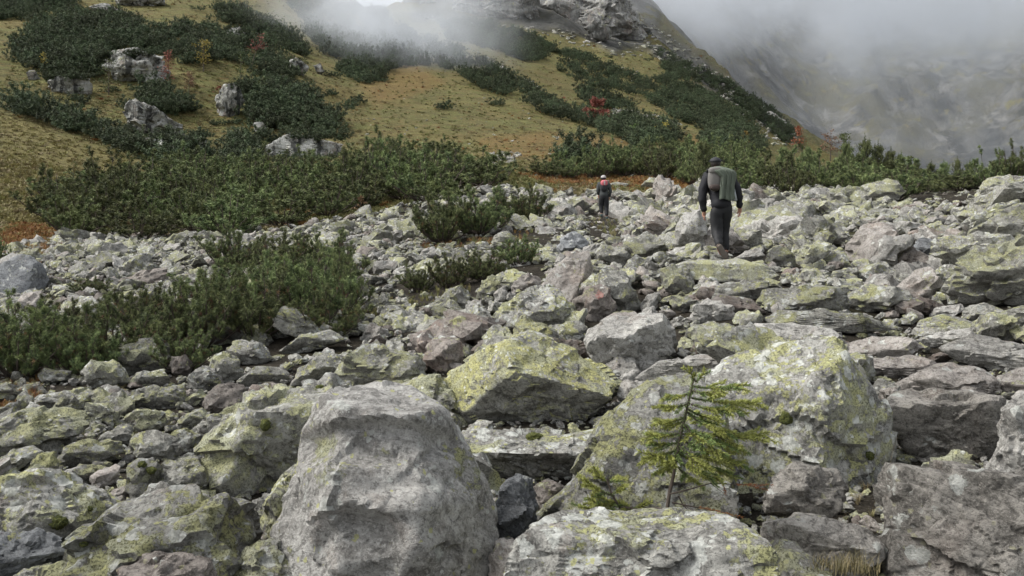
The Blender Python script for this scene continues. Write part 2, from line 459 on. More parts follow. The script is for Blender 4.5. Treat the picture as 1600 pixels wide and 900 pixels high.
g.put(b.inputs['Base Color'], col)
b.inputs['Roughness'].default_value = 0.95
b.inputs['Specular IOR Level'].default_value = 0.1
nb = g.bump(g.math('ADD', n2, str_), 0.9, 0.35)
nb = g.bump(g.math('MULTIPLY', nr, attr('rock')), 0.9, 6.0, nb)
nb = g.bump(g.noise(P, 45, 6, .8), 0.8, .03, nb)
g.put(b.inputs['Normal'], nb)
tm = np_mesh('ground', tv, tf, m)
for nm, a in (('rubble', a_rubble), ('rust', a_rust), ('yel', a_yel), ('rock', a_rock)):
    at = tm.attributes.new(nm, 'FLOAT', 'POINT'); at.data.foreach_set('value', soft(a))
ground = tag(link('ground', tm), kind='structure', label='mountain ground sheet of slope, meadow and far valley side')
# ---------------------------------------------------------------- rocks
def ico(sub):
    bm = bmesh.new()
    bmesh.ops.create_icosphere(bm, subdivisions=sub, radius=1.0)
    v = np.array([q.co[:] for q in bm.verts]); f = np.array([[q.index for q in fc.verts] for fc in bm.faces])
    bm.free()
    return v / np.linalg.norm(v, axis=1)[:, None], f
ICO = {s: ico(s) for s in (2, 3, 4, 5, 6)}

def softmin(rs, p=22.0):
    rs = np.maximum(np.array(rs), 1e-4)
    m_ = rs.min(0)
    return m_ * ((m_[None] / rs) ** p).sum(0) ** (-1.0 / p)

def rough_up(P, d, size, seed, amt=1.0, strata=True):
    """break a smooth faceted stone up: lumps, chipped steps, layers, grain"""
    rs = np.random.default_rng(seed)
    q = P / size
    a = rs.uniform(-0.5, 0.5, 3)
    lay = Matrix.Rotation(a[0] + 0.3, 3, 'X') @ Matrix.Rotation(a[1], 3, 'Y')
    ql = q @ np.array(lay)
    r = 0.015 * fbm(q * 1.9, 2, seed)
    # fracture cells: every cell is a flat chip with its own tilt and step
    for nc, amp, tilt, an in ((22, 0.028, 0.26, 1.4), (90, 0.016, 0.28, 1.8), (380, 0.007, 0.24, 1.4)):
        if nc > 200 and len(P) < 5000: continue
        sd = d[rs.integers(0, len(d), nc)] if False else q[rs.integers(0, len(q), nc)]
        A_ = (ql if False else q @ np.array(lay)) * np.array([1, 1, an]); B_ = (sd @ np.array(lay)) * np.array([1, 1, an])
        A_ = A_ + 0.03 * np.stack([vnoise(A_ * 5, seed + 60 + i) for i in range(3)], 1)
        dist = (A_ ** 2).sum(1)[:, None] - 2 * A_ @ B_.T + (B_ ** 2).sum(1)[None]
        kk = dist.argmin(1)
        off_ = rs.normal(0, amp, nc); g3 = rs.normal(0, tilt, (nc, 3))
        r = r + off_[kk] + np.clip(((q - sd[kk]) * g3[kk]).sum(1), -3.0 * amp, 3.0 * amp)
    cells = fbm(q * 3.2, 3, seed + 5, ridged=True)
    r = r + 0.006 * np.clip(cells, -0.4, 0.5)
    if strata:
        st = fbm(ql * np.array([2.0, 2.0, 9.0]), 3, seed + 9)
        r = r + 0.014 * np.tanh(st * 6)
    cr = np.abs(fbm(ql * np.array([2.2, 1.2, 3.4]), 2, seed + 21))
    r = r - 0.05 * np.exp(-(cr / 0.035) ** 2)
    ch = vnoise(ql * 5.5, seed + 33)
    r = r + 0.010 * np.clip(np.round(ch * 2.5) / 2.5 * 0.6 + ch * 0.4, -1, 1)
    r = r + 0.007 * fbm(q * 14, 3, seed + 13, gain=0.65)
    return P + d * (r * size * amt)[:, None]

def poly_rock(seed, dims=(1, 0.8, 0.6), sub=4, nplanes=9, amt=1.0, box=0.5):
    """free stone about one unit across cut by random fracture planes"""
    rs = np.random.default_rng(seed)
    d, f = ICO[sub]
    ns = rs.normal(size=(nplanes, 3)); ns /= np.linalg.norm(ns, axis=1)[:, None]
    hs = rs.uniform(0.5, 0.8, nplanes)
    t = rs.uniform(-0.35, 0.35, 3)
    Rm = np.array((Matrix.Rotation(t[0], 3, 'X') @ Matrix.Rotation(t[1], 3, 'Y') @ Matrix.Rotation(t[2] * 3, 3, 'Z')))
    bx = np.array([[1, 0, 0], [-1, 0, 0], [0, 1, 0], [0, -1, 0], [0, 0, 1], [0, 0, -1]]) @ Rm
    ns = np.vstack([ns, bx]); hs = np.concatenate([hs, rs.uniform(0.45, 0.75, 6)])
    dots = d @ ns.T
    rs_ = [np.where(dots[:, k] > 0.05, hs[k] / np.maximum(dots[:, k], 0.05), 9) for k in range(len(hs))]
    r = softmin(rs_ + [np.full(len(d), 1.25)], 60) * 1.25
    P = d * r[:, None] * np.array(dims) * 0.5
    P = rough_up(P, d, max(dims) * 0.62, seed, amt)
    return P, f

def ray(px, row):
    return Vector(((px - 800) / F, 1.0, (HOR - row) / F))

TRACED = []        # (outline, object) for keeping the loose stones off them
def traced(label, mat, pts, D=None, T=0.42, sub=None, seed=None, facets=(), dents=(), group=None, amt=1.0, name=None, base=None, cat=None, dd=0.0, material=None, mind=3.0, parent_kind=None, autof=5):
    pts = [tuple(p) for p in pts]
    xs = [p[0] for p in pts]; rws = [p[1] for p in pts]
    cx = 0.5 * (min(xs) + max(xs))
    A = cy = cxx = 0
    for i in range(len(pts)):
        x1, y1 = pts[i]; x2, y2 = pts[(i + 1) % len(pts)]
        w = x1 * y2 - x2 * y1; A += w; cxx += (x1 + x2) * w; cy += (y1 + y2) * w
    cxx /= 3 * A; cy /= 3 * A
    if D is None:
        base_r = base if base is not None else max(rws)
        D = hit(cxx, base_r - 0.12 * (max(rws) - min(rws)), mind).y
    wpx = max(xs) - min(xs); hpx = max(rws) - min(rws)
    half = 0.5 * wpx / F * D; hh = 0.5 * hpx / F * D
    thick = T * (half + hh)                       # half thickness along the line of sight
    D = D + dd + thick * (0.35 if name != 'rock_outcrop' else 0.8)
    C = ray(cxx, cy) * D + Vector((0, 0, EYE))
    v = ray(cxx, cy).normalized()
    e1 = v.cross(Vector((0, 0, 1))).normalized(); e2 = e1.cross(v).normalized()
    M = np.array([e1[:], v[:], e2[:]])            # rows: right, away, up
    # outline in local plane
    ol = []
    for p in pts:
        r_ = ray(*p); t = (C - Vector((0, 0, EYE))).dot(v) / r_.dot(v)
        q = r_ * t + Vector((0, 0, EYE)) - C
        ol.append((q.dot(e1), q.dot(e2)))
    ol = np.array(ol)
    # dense outline radius by angle
    seg = []
    for i in range(len(ol)):
        a, b2 = ol[i], ol[(i + 1) % len(ol)]
        for t in np.linspace(0, 1, 24, endpoint=False): seg.append(a + (b2 - a) * t)
    seg = np.array(seg)
    ang = np.arctan2(seg[:, 1], seg[:, 0]); rad = np.hypot(seg[:, 0], seg[:, 1])
    o_ = np.argsort(ang); ang, rad = ang[o_], rad[o_]
    ang = np.concatenate([ang[-8:] - 2 * np.pi, ang, ang[:8] + 2 * np.pi]); rad = np.concatenate([rad[-8:], rad, rad[:8]])
    seed = seed if seed is not None else int(abs(cxx * 7 + cy * 13)) % 99991
    rs = np.random.default_rng(seed)
    if sub is None: sub = 5 if wpx * hpx > 7000 else (4 if wpx * hpx > 900 else 3)
    d, f = ICO[sub]
    # local dirs: x right, y away, z up ; stretched so points spread evenly
    sc3 = np.array([half, thick, hh]); sc3 = sc3 / sc3.max()
    d = d * sc3; d = d / np.linalg.norm(d, axis=1)[:, None]
    th = np.arctan2(d[:, 2], d[:, 0]); rho = np.hypot(d[:, 0], d[:, 2])
    Rth = np.interp(th, ang, rad)
    cyl = Rth / np.maximum(rho, 1e-3)
    cand = [cyl]
    planes = []
    def add(n, k):
        n = np.array(n, float); n /= np.linalg.norm(n)
        S0 = (ol[:, 0] * n[0] + ol[:, 1] * n[2]).max()
        planes.append((n, max(S0, 0.0) + abs(n[1]) * thick * k))
    add((rs.uniform(-.15, .15), -1, rs.uniform(-0.1, .25)), 1.0 if not facets else 1.15)
    add((0, 1, 0.1), 1.0)
    if facets:
        for n, k in facets: add(n, k)
    else:
        add((rs.uniform(-.3, .3), -0.75, 0.8), rs.uniform(0.1, 0.45))
        add((rs.uniform(-.3, .3), -0.8, -0.65), rs.uniform(0.2, 0.6))
        for sgn in (-1, 1): add((sgn * rs.uniform(.5, 1), -0.8, rs.uniform(-.4, .5)), rs.uniform(0.15, 0.6))
        for _ in range(autof - 4):
            add((rs.uniform(-1, 1), -rs.uniform(.4, 1), rs.uniform(-.6, 1)), rs.uniform(0.35, 0.7))
    for _ in range(4): add((rs.uniform(-1, 1), rs.uniform(.5, 1), rs.uniform(-.6, 1)), rs.uniform(0.2, 0.6))
    for n, h in planes:
        dt = d @ n
        cand.append(np.where(dt > 0.04, h / np.maximum(dt, 0.04), 1e3))
    r = softmin(cand, 90)
    P = d * r[:, None]
    for (dpx, drow, rx, ry, dep) in dents:       # ledges and hollows seen on the stone
        r_ = ray(dpx, drow); t = (C - Vector((0, 0, EYE))).dot(v) / r_.dot(v); q = r_ * t + Vector((0, 0, EYE)) - C
        ux = (P[:, 0] - q.dot(e1)) / (rx / F * D); uz = (P[:, 2] - q.dot(e2)) / (ry / F * D)
        w = np.exp(-(ux ** 2 + uz ** 2) ** 3) * (P[:, 1] < thick * 0.2)
        P[:, 1] += w * dep * thick
    size = min(0.5 * (half + hh), 1.35 * min(half, hh))
    P = rough_up(P, d, size * 1.1, seed, amt * 0.95)
    W = P @ M
    me = np_mesh('rock', W, f, material or MR[mat])
    me.set_sharp_from_angle(angle=R(34))
    o = link(name or ('boulder' if wpx * D / F > 0.45 else 'stone'), me, loc=C)
    tag(o, label, cat or ('boulder' if wpx * D / F > 0.45 else 'stone'), group)
    TRACED.append((pts, D))
    return o
BIG = 'boulders of the foreground'
UPF = (0, -0.55, 0.83)
# --- bottom row and centre
traced('large pale grey boulder with a flat lit top and two stepped ledges', 'hero',
 [(500,645),(530,615),(590,592),(640,600),(680,625),(705,660),(725,705),(745,745),(768,790),(772,830),(765,870),(750,915),(690,960),(560,965),(470,930),(435,875),(432,830),(445,780),(470,720),(480,680)],
 sub=6, T=0.5, facets=[((0.05,-0.42,0.9),0.02),((-0.05,-1,0.15),0.8),((0.8,-0.75,0.1),0.25),((-0.8,-0.7,0.1),0.3),((0.1,-0.8,-0.6),0.55),((0.6,-0.6,0.6),0.5)],
 dents=[(590,702,125,30,0.16),(640,785,90,18,-0.07),(560,860,60,60,0.18)], amt=0.36, seed=3)
traced('broad grey boulder dotted with yellow and white lichen at the bottom left', 'spotty',
 [(123,850),(170,815),(215,790),(263,768),(320,773),(367,787),(395,800),(404,830),(377,863),(353,900),(340,945),(150,950),(105,895)], sub=5, T=0.6, facets=[((-.1,-.45,.9),.15),((.5,-.8,.3),.5),((-.5,-.8,.4),.5),((0,-1,.2),.8)])
traced('lichen-crusted boulder with dark moss tufts at the left frame edge', 'spotty',
 [(-30,760),(20,750),(60,743),(97,740),(120,750),(160,770),(177,800),(140,828),(117,850),(60,865),(-30,865)], T=0.6, sub=5)
traced('blue-grey bare rock in the bottom left corner', 'blue', [(-40,835),(30,832),(85,838),(120,855),(110,880),(60,897),(0,915),(-40,920)], D=3.75)
traced('low lichen-speckled slab under the blue-grey corner rock', 'green', [(-20,925),(40,897),(95,880),(130,885),(128,940),(0,960)], D=3.6)
traced('small brownish stone lying in front of the dotted bottom left boulder', 'brown', [(185,887),(220,868),(265,866),(325,872),(345,900),(320,945),(190,945)], D=3.45)
traced('yellow-lichened rock wedged left of the large pale boulder at the bottom edge', 'green', [(352,895),(375,860),(405,842),(440,845),(470,890),(480,950),(345,950)], D=3.65)
traced('small upright dark stone beside the dotted bottom left boulder', 'grey', [(393,795),(413,772),(427,775),(422,800),(410,832),(397,825)])
traced('leaning slab squeezed against the left flank of the large pale boulder', 'spotty', [(405,850),(415,790),(440,750),(478,712),(482,760),(445,870)], D=4.3)
traced('big yellow-lichened boulder with a dark overhang, left of the large pale boulder', 'green',
 [(307,700),(322,672),(345,655),(385,632),(430,612),(485,604),(518,618),(500,640),(478,690),(460,740),(420,775),(375,785),(335,765),(312,735)], sub=5, T=0.5, facets=[((0,-.45,.9),.05),((.3,-.8,-.6),.2),((-.6,-.8,.1),.3),((0,-1,-.1),.7)])
traced('narrow white-crusted stone with two moss tufts', 'spotty', [(198,765),(200,730),(215,718),(240,715),(252,735),(242,770),(225,788),(207,780)])
traced('pale yellowish slab right of the white-crusted mossy stone', 'green', [(237,747),(265,722),(310,716),(332,750),(345,777),(290,782),(245,772)])
traced('long green-tinged boulder at the left edge above the dark slabs', 'green', [(-30,695),(0,668),(30,650),(95,635),(130,645),(140,665),(120,680),(70,690),(20,718),(-30,722)])
traced('dark undercut slab in front of the long green-tinged left boulder', 'grey', [(45,690),(60,668),(90,664),(115,680),(117,697),(95,705),(60,702)])
traced('rounded grey stone under the dark undercut slab', 'grey', [(53,697),(75,683),(95,690),(98,705),(80,717),(58,712)])
traced('tilted grey slab at the left frame edge', 'grey', [(-20,728),(20,705),(50,698),(65,708),(45,725),(10,747),(-20,750)])
traced('wedge-shaped grey stone right of the tilted left slab', 'grey', [(35,745),(60,712),(85,705),(92,725),(80,742),(50,754)])
traced('flat yellow-lichened slab in the left rubble', 'green', [(85,725),(100,700),(135,687),(190,690),(195,705),(150,722),(115,733)])
traced('cracked low stone above the moss-tufted left boulder', 'green', [(102,742),(130,725),(165,730),(162,752),(130,757)])
traced('thin grey plate standing in the left rubble', 'grey', [(150,693),(160,680),(190,663),(208,665),(202,690),(170,699)])
traced('boxy grey stone in the left rubble', 'grey', [(192,655),(215,640),(255,645),(262,660),(240,677),(208,674)])
traced('sloping green-grey slab left of the dark brown stone', 'green', [(268,672),(285,650),(315,638),(324,648),(302,674)])
traced('low rock with pale lichen in front of the boxy grey stone', 'grey', [(203,690),(215,677),(250,675),(278,685),(285,717),(245,722),(212,714)])
traced('rounded lichen-grey stone touching the big overhanging boulder', 'spotty', [(262,680),(290,671),(318,682),(308,712),(285,720),(270,702)])
traced('small angular stone under the dark brown stone', 'grey', [(298,674),(318,658),(335,650),(337,668),(325,685),(305,682)])
traced('dark reddish-brown jagged stone in the left rubble', 'brown', [(316,630),(335,605),(365,597),(383,605),(382,632),(350,647),(325,644)])
traced('pinkish-brown low stone right of the dark reddish-brown one', 'brown', [(383,622),(395,602),(430,598),(450,608),(420,622),(390,630)])
traced('narrow lichened ledge under the pinkish-brown stone', 'green', [(333,657),(350,640),(380,628),(402,625),(387,642),(345,660)])
traced('humped yellow-green stone in the middle of the left rubble', 'green', [(190,637),(205,610),(240,602),(257,615),(240,642),(210,645)])
traced('light grey stone right of the humped yellow-green one', 'grey', [(232,634),(255,606),(285,603),(294,620),(270,640),(245,642)])
traced('small grey stone near the left edge below the pines', 'grey', [(38,642),(60,618),(95,613),(110,628),(80,642)])
traced('flat grey stone touching the moss patch on the left', 'grey', [(80,630),(100,612),(140,604),(152,625),(125,642),(95,642)])
traced('rounded boulder with a green lichen cap below the dark front pines', 'green', [(180,567),(188,545),(215,533),(245,530),(263,545),(274,565),(262,587),(230,590),(195,592)])
traced('greenish stone left of the rounded capped boulder', 'green', [(127,580),(145,565),(175,561),(190,572),(202,595),(175,612),(140,607)])
traced('flat yellow-green block in front of the rounded capped boulder', 'green', [(200,600),(215,583),(255,578),(267,600),(230,609)])
traced('small purple-grey stone right of the rounded capped boulder', 'brown', [(265,572),(270,558),(290,554),(300,568),(297,587),(275,590)])
traced('pointed green-sided stone below the pines', 'green', [(325,582),(335,555),(352,548),(370,560),(379,585),(370,602),(335,602)])
traced('broad grey slab tucked under the front pines', 'grey', [(353,549),(370,533),(405,535),(427,560),(415,574),(380,572)])
traced('light bluish stone left of the pointed green-sided one', 'spotty', [(291,592),(315,571),(337,576),(347,598),(325,614),(297,607)])
traced('dark thin slab leaning under the pine branches', 'grey', [(295,550),(310,533),(330,531),(320,547),(300,557)])
traced('long low slab running under the right end of the front pines', 'grey', [(438,548),(470,525),(515,515),(542,530),(490,547),(450,555)])
traced('grey-green stone below the long low slab', 'grey', [(370,597),(400,573),(440,573),(454,592),(420,605),(385,605)])
traced('striped grey stone left of the broad mid boulder', 'grey', [(455,602),(470,575),(500,556),(537,553),(542,590),(500,607)])
traced('broad mid-field boulder with a pale lichened crown and a dark right side', 'green', [(528,587),(545,560),(565,540),(590,533),(608,550),(640,552),(662,573),(666,595),(620,607),(560,614),(530,607)], T=0.5, sub=5)
traced('upright reddish-brown block between the mid boulder and the yellow peaked boulder', 'brown', [(663,582),(667,535),(690,523),(716,530),(723,550),(713,582),(690,590)])
# --- centre
traced('peaked boulder covered in bright yellow-green lichen in the middle', 'yellow',
 [(695,605),(705,580),(735,560),(780,540),(805,527),(825,518),(870,533),(912,560),(952,580),(967,600),(952,625),(920,652),(880,672),(820,675),(760,667),(725,657),(705,632)], sub=6, T=0.5,
 facets=[((0.35,-.6,.72),.12),((-.7,-.75,.25),.1),((.05,-.7,-.7),.15),((0.5,-.9,0.1),.6)], seed=21, amt=0.5)
traced('yellow-lichened point rising behind the peaked yellow boulder', 'yellow', [(795,535),(808,505),(820,494),(846,506),(872,525),(900,555),(860,570),(800,560)])
traced('broad dark-edged boulder with rosette lichens left of the pink slab', 'spotty', [(773,497),(785,475),(815,458),(850,446),(872,455),(892,480),(895,500),(870,514),(840,512),(810,522),(788,517)], T=0.5, sub=5)
traced('smooth pinkish slab with a pale upright face in the middle of the field', 'pink', [(843,452),(868,415),(890,400),(921,390),(927,425),(902,447),(902,475),(890,487),(863,467)], facets=[((0,-.8,.4),.2),((.8,-.7,0),.2)], amt=0.5)
traced('rounded pinkish-grey stone left of the smooth pink slab', 'pink', [(797,462),(805,440),(825,428),(844,438),(842,457),(820,467)])
traced('small light grey stone left of the rounded pinkish one', 'plain', [(771,472),(774,455),(787,448),(796,462),(786,476)])
traced('yellow-sided blocky boulder beside the grass patch', 'green', [(688,467),(700,452),(722,447),(735,462),(734,482),(715,487),(695,477)])
traced('grey-green stone behind the small light grey one', 'grey', [(768,452),(775,430),(800,421),(824,428),(800,447),(780,457)])
traced('narrow yellow-flanked stone above the blocky boulder', 'green', [(744,465),(754,440),(775,428),(785,435),(772,457),(757,470)])
paint_rock = traced('boulder with a faded red paint blaze on its face', 'brown', [(892,497),(900,470),(915,450),(937,445),(957,460),(960,482),(945,502),(915,507)])
traced('tall dark grey boulder directly right of the paint-marked one', 'grey', [(925,457),(935,430),(950,418),(977,430),(992,460),(1004,482),(985,497),(960,497),(945,482)])
traced('smooth bluish-grey rock between the far hiker and the pink slab', 'blue', [(868,392),(880,372),(900,362),(917,375),(917,395),(890,402)])
traced('olive-tinted boulder below and right of the far hiker', 'green', [(966,402),(978,378),(1010,365),(1032,375),(1042,395),(1037,410),(1000,407),(985,417)])
traced('tilted grey slab left of the olive-tinted boulder', 'grey', [(930,397),(943,382),(975,388),(1000,412),(985,422),(955,414),(938,402)])
traced('small whitish block among grey boulders', 'plain', [(1001,477),(1010,464),(1031,455),(1032,470),(1019,489),(1003,489)])
traced('large white-grey boulder with smooth rounded top right of the yellow peaked boulder', 'plain', [(916,532),(923,515),(960,494),(1000,488),(1032,492),(1047,515),(1054,540),(1042,567),(1020,595),(1000,588),(960,577),(930,572)], T=0.5, sub=5,
 facets=[((-.1,-.5,.85),.1),((.6,-.8,-.2),.15),((0,-.8,-.6),.3)], amt=0.7)
traced('grey block behind the large white-grey boulder', 'grey', [(848,517),(870,507),(905,503),(922,520),(922,547),(900,552),(870,542)])
traced('flat pale slab under the large white-grey boulder', 'plain', [(941,574),(960,561),(990,560),(1006,590),(970,598),(943,592)])
traced('long flat grey slab beside the top of the spruce seedling', 'plain', [(1000,590),(1030,565),(1080,556),(1130,553),(1148,575),(1110,594),(1040,605)])
traced('cube-like dark-faced block at the left end of the lit step', 'green', [(1034,422),(1050,413),(1075,423),(1087,440),(1083,464),(1045,460),(1036,447)])
traced('long lit yellow-green step slab under the near hiker', 'green', [(1036,420),(1075,407),(1150,404),(1197,414),(1216,430),(1202,440),(1120,440),(1060,437)], facets=[((0,-.35,.94),.15),((0,-1,.1),.8)], T=0.3, dd=-0.3, amt=.5)
traced('brownish step slab right below the lit step', 'grey', [(1113,467),(1118,446),(1160,438),(1202,440),(1194,467),(1150,470)])
traced('long step block with green lichen blotches, second step down', 'grey', [(1186,472),(1198,452),(1260,446),(1322,450),(1328,470),(1322,487),(1270,489),(1208,482)])
traced('grey step block right of the lichen-blotched one', 'grey', [(1324,489),(1325,460),(1350,448),(1390,444),(1417,455),(1420,468),(1380,484),(1345,494)])
traced('white rounded stone left of the steps', 'plain', [(1078,497),(1086,478),(1110,470),(1142,475),(1151,495),(1147,505),(1110,507),(1085,505)])
traced('thin dark slab above the white rounded stone', 'brown', [(1103,472),(1130,461),(1175,468),(1197,490),(1187,497),(1155,492)])
traced('very long low step slab crossing the path', 'grey', [(1193,499),(1215,485),(1280,485),(1340,490),(1387,507),(1403,515),(1330,520),(1240,515),(1203,510)], T=0.25)
traced('green-mossed angular block left of the path', 'green', [(1078,517),(1100,505),(1150,510),(1167,525),(1174,547),(1130,559),(1100,554),(1083,532)])
traced('flat worn stone in the path below the long step', 'plain', [(1163,522),(1180,505),(1240,507),(1300,513),(1317,528),(1260,537),(1200,542),(1173,542)])
# --- big right boulders
traced('huge lichen-spotted boulder behind the spruce seedling', 'spotty',
 [(1085,620),(1110,585),(1155,560),(1210,538),(1265,525),(1305,526),(1340,560),(1370,610),(1390,660),(1390,720),(1377,775),(1345,815),(1220,840),(1110,840),(1075,760),(1065,680)], sub=6, T=0.5,
 facets=[((-.25,-.6,.75),.15),((.8,-.7,.1),.15),((-.2,-1,.1),.6),((.1,-.8,-.5),.6)], D=5.3, seed=77, amt=0.5)
traced('long sloping boulder with yellow and white lichen left of the spruce seedling', 'spotty',
 [(930,690),(950,655),(990,620),(1040,592),(1090,590),(1115,640),(1135,720),(1140,800),(1060,870),(900,880),(795,865),(830,815),(880,770),(910,730)], sub=6, T=0.42,
 facets=[((-.2,-.6,.75),.1),((-.6,-.75,.3),.3),((0,-1,.1),.7)], D=4.75, seed=78, amt=0.5)
traced('wide grey boulder with scattered yellow spots at the bottom centre right', 'spotty',
 [(803,905),(820,860),(850,820),(880,800),(940,793),(1000,798),(1060,798),(1120,813),(1167,835),(1193,870),(1200,925),(1190,970),(800,970)], sub=6, T=0.55, facets=[((0,-.5,.85),.15),((0,-1,.1),.7)], D=3.3, amt=0.7)
traced('grey pointed stone standing in the gap right of the large pale boulder', 'blue', [(768,842),(770,800),(785,765),(805,743),(830,750),(837,790),(832,817),(800,847),(778,852)], D=4.5)
traced('small reddish stone in the dark gap under the overhanging slab', 'brown', [(833,787),(837,755),(865,750),(890,765),(887,787),(860,802),(840,799)], D=4.9)
traced('pinkish stone at the bottom edge between two big boulders', 'pink', [(763,872),(780,847),(800,843),(827,860),(832,900),(820,950),(760,950)], D=3.75)
traced('overhanging slab with a dark shaded underside below the peaked yellow boulder', 'spotty',
 [(716,692),(730,674),(790,672),(850,680),(930,670),(943,690),(937,722),(910,752),(870,772),(800,762),(758,742),(733,717)], T=0.5, facets=[((0,-.5,.85),.05),((0,-.75,-.75),.1)], dd=0.2)
traced('lichened rock behind the right shoulder of the large pale boulder', 'green', [(620,602),(660,590),(697,593),(712,620),(728,650),(738,677),(700,672),(655,630)])
traced('small grey block perched right of the spruce seedling', 'dull', [(1193,792),(1205,760),(1225,733),(1250,728),(1302,737),(1318,765),(1312,797),(1295,810),(1240,805),(1200,802)], D=4.15)
traced('flat pinkish-grey slab under the small perched block', 'dull', [(1190,842),(1195,818),(1235,812),(1245,803),(1300,811),(1357,828),(1378,850),(1374,882),(1300,888),(1250,875),(1200,862)], D=3.9, amt=0.6)
traced('massive square-edged grey block in the bottom right corner', 'dull', [(1374,747),(1385,730),(1450,729),(1550,736),(1660,745),(1680,970),(1380,970),(1375,850)], sub=6, T=0.45, D=3.75,
 facets=[((0,-.25,.97),.05),((0,-1,.05),.75),((-.9,-.5,.1),.15)], amt=0.6)
traced('wedge-shaped block with a pale top and dark front above the corner block', 'dull', [(1386,642),(1395,617),(1420,610),(1520,618),(1562,623),(1570,655),(1557,692),(1556,717),(1530,735),(1440,733),(1410,702),(1395,662)], sub=5, T=0.5,
 facets=[((-.05,-.35,.93),.1),((.2,-.85,-.45),.05),((.9,-.5,-.1),.2)], amt=0.6)
traced('rounded pale rock at the right frame edge above the corner block', 'plain', [(1548,725),(1563,680),(1568,640),(1590,613),(1660,603),(1660,745),(1553,745)], D=4.6)
traced('layered pinkish slab behind the huge lichen-spotted boulder', 'pink', [(1333,577),(1370,560),(1430,557),(1472,570),(1442,585),(1390,594),(1345,590)])
traced('brown layered slab stacked above the wedge-shaped block', 'pink', [(1388,604),(1430,585),(1480,569),(1530,573),(1562,600),(1552,624),(1480,624),(1418,617)])
traced('pale weathered slab at the right shoulder of the huge boulder', 'pink', [(1308,542),(1360,526),(1420,529),(1442,545),(1400,564),(1350,566)])
traced('thin bluish slab crossing the right part of the path', 'plain', [(1413,537),(1450,525),(1500,514),(1524,511),(1518,527),(1480,537),(1440,547)])
traced('broad flat grey slab at the right edge', 'plain', [(1468,543),(1520,524),(1600,543),(1660,553),(1660,585),(1560,582),(1500,565)])
traced('pinkish stone at the right edge below the broad flat slab', 'pink', [(1553,594),(1575,580),(1600,576),(1660,576),(1660,618),(1570,616)])
traced('big green-lichened boulder with an overhang on the right edge', 'green', [(1472,447),(1490,425),(1520,395),(1560,379),(1660,373),(1660,475),(1600,484),(1560,492),(1520,484),(1480,468)], sub=5, T=0.5,
 facets=[((-.2,-.5,.85),.1),((0,-.7,-.7),.1),((-.7,-.7,.2),.4)])
traced('lichened boulder stacked above the overhanging one at the right edge', 'green', [(1512,390),(1520,360),(1560,335),(1610,313),(1660,305),(1660,385),(1560,385),(1530,396)])
traced('long grey boulder topmost on the right edge pile', 'grey', [(1508,340),(1525,310),(1560,294),(1600,279),(1660,268),(1660,325),(1590,332),(1540,348)])
traced('green-topped boulder against the pines at the right', 'green', [(1520,308),(1545,280),(1575,274),(1592,290),(1580,305),(1545,312)])
traced('long slanted boulder on the skyline of the field in front of the pines', 'green', [(1325,317),(1340,295),(1370,282),(1400,283),(1414,298),(1406,310),(1365,322),(1340,324)])
traced('large pinkish-white rock face in the right part of the field', 'pink', [(1310,414),(1330,375),(1350,354),(1390,351),(1402,370),(1392,402),(1380,418),(1330,416)], facets=[((0,-.5,.8),.1),((-.7,-.8,.1),.2)])
traced('upright grey slab right beside the pinkish-white rock', 'plain', [(1361,424),(1362,385),(1385,368),(1427,367),(1427,385),(1402,397),(1397,424)])
traced('dark angular rock in front of the upright grey slab', 'brown', [(1385,412),(1400,388),(1420,385),(1457,405),(1452,420),(1410,424)])
traced('dark flat-topped stone right of the pinkish-white rock', 'blue', [(1424,387),(1440,371),(1470,380),(1489,390),(1487,400),(1450,400)])
traced('rounded yellowish stone right of the near hiker', 'green', [(1241,417),(1250,390),(1280,376),(1297,383),(1292,400),(1265,420)])
traced('white-veined dark stone right of the lit step', 'grey', [(1193,412),(1205,392),(1225,386),(1242,400),(1240,417),(1210,420)])
traced('tall split block behind the legs of the near hiker', 'hero', [(1056,384),(1059,350),(1072,332),(1092,329),(1104,345),(1101,388)], D=17)
traced('lichen-mottled round boulder right of the near hiker feet', 'green', [(1138,397),(1145,365),(1165,356),(1187,362),(1192,387),(1175,397)])
traced('light flat stone right of the near hiker boots', 'plain', [(1143,407),(1165,393),(1185,388),(1195,400),(1187,409)])
traced('brown-grey rounded slab in the right rubble of the path', 'grey', [(1423,524),(1440,500),(1480,493),(1522,505),(1527,522),(1470,527)])
traced('dark block in the hollow under the overhanging right boulder', 'grey', [(1503,503),(1510,480),(1540,475),(1567,485),(1562,507),(1530,512)])
traced('pale rock at the right edge below the overhanging boulder', 'grey', [(1556,503),(1575,483),(1660,468),(1660,509),(1580,513)])
traced('thin slab lying left of the hollow at the right', 'plain', [(1448,497),(1460,482),(1500,475),(1509,485),(1480,497)])
traced('smooth dark grey boulder at the left edge beside the orange ground cover', 'blue', [(-25,455),(0,415),(25,398),(45,399),(67,415),(75,435),(72,454),(30,462),(-25,465)], facets=[((-.3,-.8,.5),.2),((.8,-.7,.1),.2)], amt=0.6)
traced('pale lichened stone top centre behind the pine shrub', 'green', [(590,347),(600,330),(612,326),(620,338),(612,349)])
traced('grey boulder in front of the middle pine shrub', 'grey', [(767,380),(775,366),(795,362),(805,372),(800,382),(780,385)])
traced('pale pointed stone left of the middle pine shrub', 'plain', [(655,410),(660,392),(675,386),(690,400),(685,412)])
traced('angular stone beside the orange ground cover at the field edge', 'green', [(1000,292),(1015,278),(1035,280),(1050,290),(1030,297)])
traced('flat slab on the orange ground cover behind the far hiker', 'grey', [(945,290),(960,284),(985,287),(978,293)])

